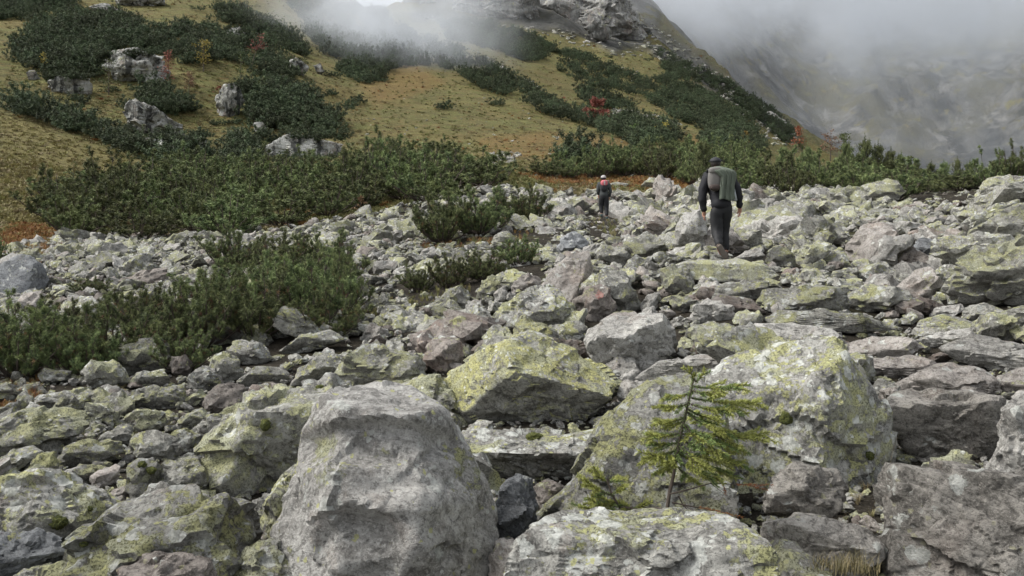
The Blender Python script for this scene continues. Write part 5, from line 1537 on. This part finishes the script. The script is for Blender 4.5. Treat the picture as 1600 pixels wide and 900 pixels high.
# dry grass blades and a tuft at the gap on the right
def blades(name, D, lst, mat, label, w=.003, cat='grass blades'):
    V, Fc = [], []
    off = at_px(lst[0][0][0], lst[0][0][1], D)
    for pts_ in lst:
        p = np.array([at_px(x, y, D + .02 * i) for i, (x, y) in enumerate(pts_)]) - off
        o0 = len(V)
        for i, q in enumerate(p):
            ww = w * (1 - .8 * i / (len(p) - 1)); V += [q - [ww / 2, 0, 0], q + [ww / 2, ww, 0]]
        for i in range(len(p) - 1): Fc.append((o0 + 2 * i, o0 + 2 * i + 1, o0 + 2 * i + 3, o0 + 2 * i + 2))
    me = np_mesh(name, V, Fc, mat)
    at = me.attributes.new('shade', 'FLOAT', 'POINT'); at.data.foreach_set('value', np.random.default_rng(1).uniform(0, 1, len(V)).astype(np.float32))
    tag(link(name, me, loc=off), label, cat)
M_straw = foliage_material('dry_straw', (0.25, 0.19, 0.10), (0.42, 0.34, 0.2))
blades('dry_grass', 4.0, [[(1304,830),(1325,800),(1350,780),(1378,758)],[(1310,832),(1318,815),(1330,806),(1375,802)],[(1355,828),(1362,800),(1368,780),(1376,765)],[(1318,825),(1315,810),(1322,800)],[(1322,830),(1326,812),(1318,798)],[(1300,828),(1308,812),(1316,800)],[(1358,828),(1368,805),(1378,790)]], M_straw, 'dry straw blades arching out of the dark gap left of the corner block')
blades('dry_grass', 4.2, [[(1391,728),(1395,705),(1402,685),(1408,674)]], M_straw, 'single pale grass blade in front of the wedge-shaped block', w=.0045)
M_tuft = foliage_material('tuft_grass', (0.12, 0.12, 0.045), (0.34, 0.3, 0.15))
rs_ = np.random.default_rng(8)
V, Fc = [], []
off = at_px(1320, 893, 3.5)
for k in range(420):
    cx_, cy_, D_ = [(1285, 890, 3.62), (1318, 893, 3.5), (1350, 896, 3.45), (1335, 885, 3.6)][k % 4]
    b0 = at_px(cx_ + rs_.normal(0, 11), cy_ + rs_.normal(0, 4), D_ + rs_.normal(0, .04)) - off
    ln = rs_.uniform(.03, .085) * (1.7 if k < 26 else 1); az = rs_.uniform(0, 6.28); o_ = rs_.uniform(.2, 1.1)
    sd = np.array([-math.sin(az), math.cos(az), 0]) * .0016
    dv = np.array([math.cos(az), math.sin(az), 0]) * ln * o_
    o0 = len(V)
    for t in (0, .35, .7, 1): V += [b0 + dv * t ** 2 + [0, 0, ln * (t - .35 * o_ * t * t)] - sd * (1.05 - t), b0 + dv * t ** 2 + [0, 0, ln * (t - .35 * o_ * t * t)] + sd * (1.05 - t)]
    for i_ in range(3): Fc.append((o0 + 2 * i_, o0 + 2 * i_ + 1, o0 + 2 * i_ + 3, o0 + 2 * i_ + 2))
me = np_mesh('grass_tuft', V, Fc, M_tuft)
at = me.attributes.new('shade', 'FLOAT', 'POINT'); at.data.foreach_set('value', np.repeat(rs_.uniform(0, 1, len(V) // 8), 8).astype(np.float32))
tag(link('grass_tuft', me, loc=off), 'green and straw grass tuft at the bottom edge below the pinkish-grey slab', 'grass tuft')

# moss cushions sitting on stones
M_moss, _nt, _b = nt_new('moss')
_g = N(_nt); _g.put(_b.inputs['Base Color'], _g.mix(_g.ramp(_g.noise(_g.pos(), 120, 4, .7), .35, .65), (0.025, 0.035, 0.01), (0.13, 0.14, 0.03)))
_b.inputs['Roughness'].default_value = 1.0
_g.put(_b.inputs['Normal'], _g.bump(_g.noise(_g.pos(), 220, 3, .7), 1.0, .01))
bpy.context.view_layer.update()
dgm = bpy.context.evaluated_depsgraph_get()
def moss(px, row, w, h, label):
    ok, loc, nrm, ix, ob, mt = sc.ray_cast(dgm, Vector((0, 0, EYE)), ray(px, row).normalized())
    if not ok: return
    D = loc.y; d, f = ICO[4]
    P_ = d * np.array([w / F * D * .5, (w + h) / F * D * .22, h / F * D * .5])
    P_ = P_ + d * (fbm(d * 3.5, 3, int(px)) * .3 * w / F * D * .5)[:, None]
    q = link('moss_cushion', np_mesh('moss', P_, f, M_moss), loc=loc)
    tag(q, label, 'moss')
moss(835, 683, 26, 14, 'bright green moss cushion on the overhanging slab below the yellow boulder')
moss(90, 816, 28, 20, 'dark moss cushion on the lichen-crusted boulder at the left')
moss(222, 726, 14, 12, 'upper moss tuft on the white-crusted stone')
moss(236, 735, 16, 11, 'lower moss tuft on the white-crusted stone')
moss(415, 664, 16, 18, 'dark moss cushion on the overhanging yellow-lichened boulder')
moss(1228, 655, 20, 26, 'dark green moss strip on the face of the huge boulder')
moss(140, 795, 10, 8, 'tiny dark moss spot on the lichen-crusted boulder')
moss(1358, 712, 16, 14, 'olive moss patch low on the right side of the huge boulder')
moss(500, 605, 14, 8, 'small green moss tuft above the large pale boulder')
moss(130, 850, 16, 8, 'moss strip in the crack beside the dotted bottom left boulder')

# ---------------------------------------------------------------- white marker on the meadow edge
def simple_mat(name, col, rough=.8):
    m_, nt_, b_ = nt_new(name); g_ = N(nt_)
    g_.put(b_.inputs['Base Color'], g_.mix(g_.noise(g_.objco(), 9, 4, .6), tuple(c * .8 for c in col), tuple(min(1, c * 1.15) for c in col)))
    b_.inputs['Roughness'].default_value = rough
    return m_
p = hit(866, 172, 90)
k_ = p.y / F
e = empty('trail_marker', p)
V, Fc = tube_arrays([np.array([[0, 0, -.1], [0, 0, 5 * k_], [0, 0, 5.2 * k_]])], [[1.5 * k_, 1.4 * k_, .9 * k_]], 8)
link('post', np_mesh('post', V, Fc, simple_mat('white_paint', (.78, .77, .72))), e)
d, f = ICO[3]
link('cap', np_mesh('cap', d * np.array([1.4, 1.4, 1.2]) * k_ + np.array([0, 0, 7 * k_]), f, simple_mat('white_paint_cap', (.8, .79, .75))), e)
tag(e, 'tiny white two-part marker standing at the edge of the far pines', 'marker')

# ---------------------------------------------------------------- hikers
def skin_mesh(name, J, E, root, mat, sub=2, wr=0.0, seed=0, smooth_iter=0):
    names = list(J)
    me = bpy.data.meshes.new(name)
    me.from_pydata([J[n][0] for n in names], [(names.index(a), names.index(b_)) for a, b_ in E], [])
    o = bpy.data.objects.new(name, me); COL.objects.link(o)
    o.modifiers.new('s', 'SKIN'); 
    sl = me.skin_vertices[0].data
    for i, n in enumerate(names):
        r_ = J[n][1]; sl[i].radius = r_ if isinstance(r_, tuple) else (r_, r_); sl[i].use_root = (n == root)
    s2 = o.modifiers.new('sub', 'SUBSURF'); s2.levels = sub; s2.render_levels = sub
    bpy.context.view_layer.update()
    dg = bpy.context.evaluated_depsgraph_get()
    m2 = bpy.data.meshes.new_from_object(o.evaluated_get(dg))
    COL.objects.unlink(o); bpy.data.objects.remove(o)
    n = len(m2.vertices); co = np.empty(n * 3, np.float32); m2.vertices.foreach_get('co', co); co = co.reshape(-1, 3).astype(float)
    nr = np.array([v.normal[:] for v in m2.vertices])
    if wr: co += nr * (wr * fbm(co * np.array([9, 9, 14]), 3, seed, ridged=True))[:, None]
    m2.vertices.foreach_set('co', co.astype(np.float32).ravel())
    for p_ in m2.polygons: p_.use_smooth = True
    m2.materials.clear(); m2.materials.append(mat)
    m2.name = name
    return m2
M_skin = simple_mat('skin', (.45, .24, .17), .5)
M_navy = simple_mat('dark_navy_fabric', (.009, .0095, .013), .8)
M_black = simple_mat('black_trousers', (.009, .0095, .011), .75)
M_char = simple_mat('charcoal_fabric', (.045, .05, .05), .85)
M_pack = simple_mat('grey_backpack_fabric', (.15, .142, .132), .8)
M_sage = simple_mat('sage_green_fabric', (.105, .125, .095), .85)
M_lin = simple_mat('pale_lining', (.32, .35, .36), .8)
M_cap = simple_mat('black_cap', (.014, .015, .018), .7)
M_boot = simple_mat('brown_boot', (.07, .05, .038), .8)
M_sole = simple_mat('worn_sole', (.17, .145, .12), .9)
M_pinkb = simple_mat('pink_pack_fabric', (.5, .12, .14), .7)
M_white = simple_mat('white_cap_fabric', (.38, .37, .36), .8)
M_hair = simple_mat('dark_hair', (.02, .015, .012), .6)
def hand_joints(J, E, wrist, side, key, down=(0, 0, -1)):
    w = np.array(J[wrist][0]); s = side
    palm = w + np.array([0, .015, -.055]); J[key + 'p'] = (tuple(palm), (.036, .018)); E.append((wrist, key + 'p'))
    J[key + 'k'] = (tuple(palm + [0, .008, -.035]), (.038, .016)); E.append((key + 'p', key + 'k'))
    for i, (dy, ln) in enumerate([(-.027, .062), (-.009, .072), (.009, .067), (.026, .052)]):
        a = palm + np.array([0, dy + .008, -.045]); m1 = a + np.array([-s * .006, .006, -ln * .5]); m2 = m1 + np.array([-s * .022, .008, -ln * .38])
        J[key + 'f%da' % i] = (tuple(a), .010); J[key + 'f%db' % i] = (tuple(m1), .009); J[key + 'f%dc' % i] = (tuple(m2), .0075)
        E += [(key + 'k', key + 'f%da' % i), (key + 'f%da' % i, key + 'f%db' % i), (key + 'f%db' % i, key + 'f%dc' % i)]
    t0 = palm + np.array([-s * .012, .03, .0]); t1 = t0 + np.array([-s * .012, .022, -.03]); t2 = t1 + np.array([-s * .006, .006, -.026])
    for i, q in enumerate((t0, t1, t2)): J[key + 't%d' % i] = (tuple(q), .011 - .001 * i)
    E += [(key + 'p', key + 't0'), (key + 't0', key + 't1'), (key + 't1', key + 't2')]
def boot(name, ankle, toe_dir, up, mat, sole, parent, L=.29):
    """shoe with a shaped upper, ankle collar and sole; frame built from toe direction and up"""
    t = Vector(toe_dir).normalized(); u = Vector(up); u = (u - t * u.dot(t)).normalized(); s = t.cross(u)
    O = Vector(ankle)
    secs = [(-.09, .03, .075, .10), (-.07, .036, .10, .10), (-.02, .04, .13, .11), (.03, .041, .115, .08), (.08, .045, .075, .045), (.13, .047, .055, .03), (.17, .04, .045, .02), (.195, .022, .03, .01)]
    def loft(secs_, zb, mat_, nm):
        V, Fc, n = [], [], 12
        for (x, w, zt, _) in secs_:
            for j in range(n):
                a = 2 * math.pi * j / n; zz = zb + (zt - zb) * (0.5 + 0.5 * math.sin(a)); ww = w * (abs(math.cos(a)) ** .6) * (1 if math.cos(a) > 0 else -1)
                V.append(O + t * x + s * ww + u * (zz - .10))
        for i in range(len(secs_) - 1):
            for j in range(n): Fc.append((i * n + j, i * n + (j + 1) % n, (i + 1) * n + (j + 1) % n, (i + 1) * n + j))
        me = bpy.data.meshes.new(nm); me.from_pydata([v[:] for v in V], [], Fc + [tuple(range(n))[::-1], tuple(range((len(secs_) - 1) * n, len(secs_) * n))])
        for p_ in me.polygons: p_.use_smooth = True
        me.materials.append(mat_); return me
    b_ = link(name, loft(secs, 0.018, mat, name), parent)
    link('sole', loft([(x, w + .006, .02, 0) for x, w, _, _ in secs], -.004, sole, 'sole'), b_)
    return b_

def hiker(loc, scale, J0, label, mats, capf, rot=0.0):
    e = empty('person', loc, rot); e.scale = (scale,) * 3
    tag(e, label, 'person')
    J = dict(J0); E = [('pel', 'waist'), ('waist', 'chest'), ('chest', 'neck'), ('neck', 'chin'), ('chin', 'head'), ('head', 'crown'),
        ('chest', 'shL'), ('shL', 'elL'), ('elL', 'wrL'), ('chest', 'shR'), ('shR', 'elR'), ('elR', 'wrR'),
        ('pel', 'hipL'), ('hipL', 'knL'), ('knL', 'anL'), ('anL', 'toL'), ('pel', 'hipR'), ('hipR', 'knR'), ('knR', 'anR'), ('anR', 'toR')]
    hand_joints(J, E, 'wrL', -1, 'hl'); hand_joints(J, E, 'wrR', 1, 'hr')
    hd = np.array(J['head'][0])
    J['nose'] = (tuple(hd + np.array(mats['face']) * .105 + [0, 0, -.02]), .016); E.append(('head', 'nose'))
    body = link('body', skin_mesh('body', J, E, 'pel', M_skin), e)
    def grow(keys, f, extra=0.0):
        return {k: (J[k][0], tuple(x * f + extra for x in (J[k][1] if isinstance(J[k][1], tuple) else (J[k][1],) * 2))) for k in keys}
    jk = ['waist', 'chest', 'neck', 'shL', 'elL', 'wrL', 'shR', 'elR', 'wrR']
    Jj = grow(jk, 1.15, .024)
    Jj['neck'] = (tuple(np.array(J['neck'][0]) - [0, 0, .02]), .07)
    pl = np.array(J['pel'][0])
    Jj['waist'] = (J['waist'][0], (.175, .14)); Jj['pel'] = (tuple(pl + [0, -.005, .04]), (.185, .15)); Jj['hem'] = (tuple(pl + [0, -.01, -.075]), (.195, .16))
    for s_ in 'LR': Jj['wr' + s_] = (J['wr' + s_][0], .05)
    Ej = [q for q in E if q[0] in Jj and q[1] in Jj] + [('pel', 'hem')]
    link('jacket', skin_mesh('jacket', Jj, Ej, 'chest', mats['jacket'], wr=.02, seed=3), e)
    tk = ['waist', 'pel', 'hipL', 'knL', 'anL', 'hipR', 'knR', 'anR']
    Jt = grow(tk, 1.1, .03)
    Jt['waist'] = (tuple(np.array(J['waist'][0]) * .7 + np.array(J['pel'][0]) * .3), (.125, .095)); Jt['pel'] = (J['pel'][0], (.155, .12))
    for s_ in 'LR': Jt['an' + s_] = (tuple(np.array(J['an' + s_][0]) + [0, 0, .03]), .062)
    Et = [q for q in E if q[0] in Jt and q[1] in Jt]
    link('trousers', skin_mesh('trousers', Jt, Et, 'pel', mats['trousers'], wr=.018, seed=8), e)
    # hair and ears
    d, f = ICO[3]; fr = np.array(mats['face'])
    hp = d * np.array([.088, .098, .105]); keep = (hp @ fr < .035) | (hp[:, 2] > .05)
    ff = f[[all(keep[i] for i in q) for q in f]]
    hr = link('hair', np_mesh('hair', hp + hd + np.array([0, 0, .01]), ff, M_hair), e)
    capf(e, hd)
    for s_ in 'LR':
        boot('boot', J['an' + s_][0], mats['toe' + s_], mats['up' + s_], mats['boot'], mats['sole'], e)
    return e

def cap_man(e, hd):
    d, f = ICO[4]
    P_ = d * np.array([.099, .113, .098]); P_[:, 2] = np.maximum(P_[:, 2], -.012) * (1 - .25 * (P_[:, 2] > .03))
    c = link('cap', np_mesh('cap', P_ + hd + [0, .0, .035], f, M_cap), e)
    V = []; n = 12
    for i in range(n + 1):
        a = -1.1 + 2.2 * i / n
        for r_, z in ((.1, .0), (.165, -.01)):
            V.append((hd[0] + math.sin(a + .5) * r_, hd[1] + math.cos(a + .5) * r_, hd[2] + .045 + z + (.012 if r_ < .12 else 0)))
    Fc = [(2 * i, 2 * i + 1, 2 * i + 3, 2 * i + 2) for i in range(n)]
    b_ = link('brim', np_mesh('brim', V, Fc, M_cap), c); s_ = b_.modifiers.new('t', 'SOLIDIFY'); s_.thickness = .006
def cap_woman(e, hd):
    d, f = ICO[4]
    P_ = d * np.array([.108, .115, .10]); P_[:, 2] = np.maximum(P_[:, 2], -.01)
    c = link('hat', np_mesh('hat', P_ + hd + [0, 0, .045], f, M_white), e)
    P2 = d * np.array([.112, .119, .04])
    link('hat_band', np_mesh('hat_band', P2 + hd + [0, 0, .015], f, M_navy), c)

# near hiker, seen from behind, trailing left foot lifted
mp = hit(1132, 405, 12); mp = Vector(((1132 - 800) / F * 15.4, 15.4, EYE - 75 / F * 15.4))
JM = {'pel': ((-.06, .0, .93), (.13, .10)), 'waist': ((-.07, .03, 1.08), (.125, .095)), 'chest': ((-.09, .10, 1.34), (.165, .115)), 'neck': ((-.11, .15, 1.53), .06), 'chin': ((-.11, .18, 1.60), .058),
      'head': ((-.11, .20, 1.675), (.078, .088)), 'crown': ((-.11, .20, 1.74), (.05, .055)),
      'shL': ((-.29, .08, 1.43), (.062, .065)), 'elL': ((-.385, .05, 1.10), .045), 'wrL': ((-.33, .10, .83), (.028, .034)),
      'shR': ((.11, .12, 1.47), (.062, .065)), 'elR': ((.245, .02, 1.17), .045), 'wrR': ((.295, .10, .89), (.028, .034)),
      'hipL': ((-.15, .0, .88), (.095, .10)), 'knL': ((-.125, .02, .50), (.06, .065)), 'anL': ((-.16, -.28, .20), (.042, .046)), 'toL': ((-.10, -.22, .08), .03),
      'hipR': ((.03, .02, .88), (.095, .10)), 'knR': ((.005, .12, .50), (.06, .065)), 'anR': ((.03, .02, .11), (.042, .046)), 'toR': ((.05, .16, .04), .035)}
man = hiker(mp, 1.0, JM, 'near hiker in dark jacket and black cap walking uphill on the lit step slab', dict(face=(.45, .89, 0), jacket=M_navy, trousers=M_black, boot=M_boot, sole=M_sole,
      toeL=(.5, .25, -.8), upL=(-.3, .9, .3), toeR=(.1, 1, 0), upR=(0, 0, 1)), cap_man)
# earned details: shirt hem strip below the jacket
def blob(c, r, p_=2.6, seed=1, wr=.04, sub=4):
    d, f = ICO[sub]
    k = (np.abs(d) ** p_).sum(1) ** (-1 / p_)
    P_ = d * k[:, None]
    P_ = P_ * (1 + wr * fbm(P_ * 3.5, 3, seed, ridged=True))[:, None]
    return P_ * np.array(r) + np.array(c), f
bp = empty('backpack', mp + Vector((-.2, -.13, 1.38)))
V, f = blob((0, 0, 0), (.115, .085, .20)); link('bag', np_mesh('bag', V, f, M_pack), bp)
V, f = blob((.0, -.045, -.135), (.10, .06, .055), seed=4); link('bottom_pocket', np_mesh('bottom_pocket', V, f, simple_mat('dark_brown_pocket', (.05, .035, .03))), bp)
V, f = blob((.0, -.03, .15), (.11, .07, .06), seed=5); link('lid', np_mesh('lid', V, f, M_pack), bp)
V, Fc = tube_arrays([np.array([[-.08, .0, .17], [-.09, .12, .17], [-.10, .22, .10]]), np.array([[.07, .0, .17], [.1, .12, .19], [.14, .22, .12]])], [[.018] * 3] * 2, 6)
link('strap', np_mesh('strap', V, Fc, M_cap), bp)
tag(bp, 'small grey backpack worn by the near hiker under a draped green jacket', 'backpack')
# draped jacket
n1, n2 = 26, 34
V = []
for j in range(n2 + 1):
    t = j / n2
    left = np.interp(t, [0, .15, .3, 1], [-.27, -.22, -.12, -.12]); right = np.interp(t, [0, .2, .6, 1], [.06, .17, .13, .16])
    z0 = np.interp(t, [0, .12, 1], [1.57, 1.52, 1.03])
    for i in range(n1 + 1):
        s_ = i / n1
        x = left + (right - left) * s_
        fold = .016 * math.sin(s_ * 19 + t * 3) * (.3 + t) + .008 * math.sin(s_ * 41 - t * 5)
        y = -.235 + .10 * s_ ** 1.5 + .03 * t + fold + (.20 * (1 - t / .12) if t < .12 else 0)
        V.append((x, y, z0 + .02 * math.sin(s_ * 8) * t + .03 * (1 - abs(2 * s_ - 1)) * (1 - t)))
Fc = [(j * (n1 + 1) + i, j * (n1 + 1) + i + 1, (j + 1) * (n1 + 1) + i + 1, (j + 1) * (n1 + 1) + i) for j in range(n2) for i in range(n1)]
dj = empty('draped_jacket', mp)
q = link('cloth', np_mesh('cloth', V, Fc, M_sage), dj); s_ = q.modifiers.new('t', 'SOLIDIFY'); s_.thickness = .02
V = [(x, y, z) for (x, y, z) in [(.10, -.12, 1.24), (.155, -.11, 1.22), (.20, -.10, 1.02), (.11, -.12, 1.0)]]
V += [(x, y + .02, z) for x, y, z in V]
link('lining', np_mesh('lining', V, [(0, 3, 2, 1), (4, 5, 6, 7), (0, 1, 5, 4), (1, 2, 6, 5), (2, 3, 7, 6), (3, 0, 4, 7)], M_lin), dj)
tag(dj, 'sage green jacket hanging over the near hiker\'s backpack and right shoulder', 'jacket')
# far hiker
wp = Vector(((943.5 - 800) / F * 35, 35, EYE - (352 - HOR) / F * 35))
wp.z = max(wp.z, HF(wp.x, wp.y)) if abs(HF(wp.x, wp.y) - wp.z) < .4 else wp.z
JW = {'pel': ((0, .0, .93), (.125, .10)), 'waist': ((0, .03, 1.07), (.12, .09)), 'chest': ((0, .08, 1.30), (.145, .10)), 'neck': ((0, .12, 1.47), .05), 'chin': ((0, .14, 1.53), .05),
      'head': ((0, .15, 1.60), (.075, .085)), 'crown': ((0, .15, 1.66), (.05, .05)),
      'shL': ((-.19, .08, 1.38), .055), 'elL': ((-.235, .0, 1.12), .042), 'wrL': ((-.19, .14, .95), .03),
      'shR': ((.19, .08, 1.38), .055), 'elR': ((.27, .0, 1.10), .042), 'wrR': ((.22, .1, .88), .03),
      'hipL': ((-.09, .0, .88), (.095, .10)), 'knL': ((-.10, .08, .50), .06), 'anL': ((-.09, -.02, .19), .043), 'toL': ((-.09, .12, .12), .035),
      'hipR': ((.09, .0, .88), (.095, .10)), 'knR': ((.10, .02, .48), .06), 'anR': ((.10, -.12, .09), .043), 'toR': ((.12, .02, .03), .035)}
wom = hiker(wp, 1.0, JW, 'far hiker in dark clothes with a white hat walking away across the rubble', dict(face=(0, 1, 0), jacket=M_char, trousers=M_black, boot=simple_mat('teal_boot', (.03, .06, .06)), sole=M_cap,
      toeL=(0, 1, 0), upL=(0, 0, 1), toeR=(.1, 1, 0), upR=(0, 0, 1)), cap_woman)
bw = empty('backpack', wp + Vector((0, -.10, 1.30)))
V, f = blob((0, 0, -.03), (.14, .10, .19)); link('bag', np_mesh('bag', V, f, M_cap), bw)
V, f = blob((0, -.02, .12), (.135, .10, .12), seed=7); lid = link('lid', np_mesh('lid', V, f, M_pinkb), bw)
V, f = blob((0.01, -.115, .13), (.028, .012, .09), seed=9, sub=3); link('white_stripe', np_mesh('white_stripe', V, f, M_white), lid)
tag(bw, 'pink-topped black backpack worn by the far hiker', 'backpack')
# ---------------------------------------------------------------- drifting cloud in front of the mountains
def cloud(name, lo, hi, dens, noise_scale, lbl, fade, thr=(0.42, 0.62)):
    """closed box whose density fades to nothing before its faces. fade(g, P) -> 0..1 shape built from world position"""
    bm = bmesh.new(); bmesh.ops.create_cube(bm, size=1.0)
    for v in bm.verts: v.co = Vector([(lo[i] + hi[i]) / 2 + v.co[i] * (hi[i] - lo[i]) for i in range(3)])
    me = bpy.data.meshes.new(name); bm.to_mesh(me); bm.free()
    m_ = bpy.data.materials.new(name); m_.use_nodes = True; nt_ = m_.node_tree; nt_.nodes.clear()
    out = nt_.nodes.new('ShaderNodeOutputMaterial'); pv = nt_.nodes.new('ShaderNodeVolumePrincipled')
    nt_.links.new(pv.outputs[0], out.inputs['Volume'])
    pv.inputs['Color'].default_value = (0.90, 0.935, 0.98, 1)
    pv.inputs['Anisotropy'].default_value = 0.0
    g_ = N(nt_)
    P_ = g_.pos()
    n_ = g_.ramp(g_.noise(P_, noise_scale, 6, 0.64, 0.9), *thr)
    g_.put(pv.inputs['Density'], g_.math('MULTIPLY', g_.math('MULTIPLY', n_, fade(g_, P_)), dens))
    me.materials.append(m_)
    o = link(name, me)
    tag(o, lbl, kind='stuff')
    return o
def ell(c, r, soft=1.0):
    def f(g_, P_):
        s_ = g_.node('ShaderNodeVectorMath', operation='SUBTRACT'); g_.put(s_.inputs[0], P_); s_.inputs[1].default_value = c
        d_ = g_.node('ShaderNodeVectorMath', operation='DIVIDE'); g_.put(d_.inputs[0], s_.outputs[0]); d_.inputs[1].default_value = r
        l_ = g_.node('ShaderNodeVectorMath', operation='LENGTH'); g_.put(l_.inputs[0], d_.outputs[0])
        return g_.ramp(l_.outputs['Value'], 1.0, 0.15)
    return f
def box_of(c, r): return [c[i] - r[i] for i in range(3)], [c[i] + r[i] for i in range(3)]
c1 = (-26, 190, 42); r1 = (34, 50, 32)
cloud('mist_patch', *box_of(c1, r1), 0.05, 0.065, 'wisp of mist drifting over the upper left ridge', ell(c1, r1), (0.34, 0.66))
def bank(g_, P_):
    s_ = g_.node('ShaderNodeSeparateXYZ'); g_.put(s_.inputs[0], P_)
    x, y, z = s_.outputs[0], s_.outputs[1], s_.outputs[2]
    # lower edge of the cloud rises and falls, left edge follows the ridge
    wob = g_.math('MULTIPLY', g_.math('SUBTRACT', g_.noise(P_, 0.006, 3, .6), .5), 120.0)
    lowe = g_.ramp(g_.math('ADD', g_.math('SUBTRACT', z, g_.math('MULTIPLY', g_.math('SUBTRACT', y, 350.0), 0.17)), wob), 50.0, 130.0)
    left = g_.ramp(g_.math('ADD', g_.math('SUBTRACT', x, g_.math('MULTIPLY', y, 0.16)), g_.math('MULTIPLY', wob, .3)), -105.0, -20.0)
    yf = g_.ramp(y, 272.0, 390.0)
    base = g_.math('MULTIPLY', g_.math('ADD', g_.math('MULTIPLY', lowe, 1.0), 0.10), left)
    tex = g_.math('ADD', g_.math('MULTIPLY', g_.ramp(g_.noise(P_, 0.022, 6, .68, .6), .4, .62), 1.5), 0.2)
    return g_.math('MULTIPLY', g_.math('MULTIPLY', base, yf), tex)
cloud('cloud_bank', (0, 270, -60), (760, 760, 250), 0.013, 0.011, 'thick bank of low cloud hiding the mountain on the right', bank, (0.34, 0.60))
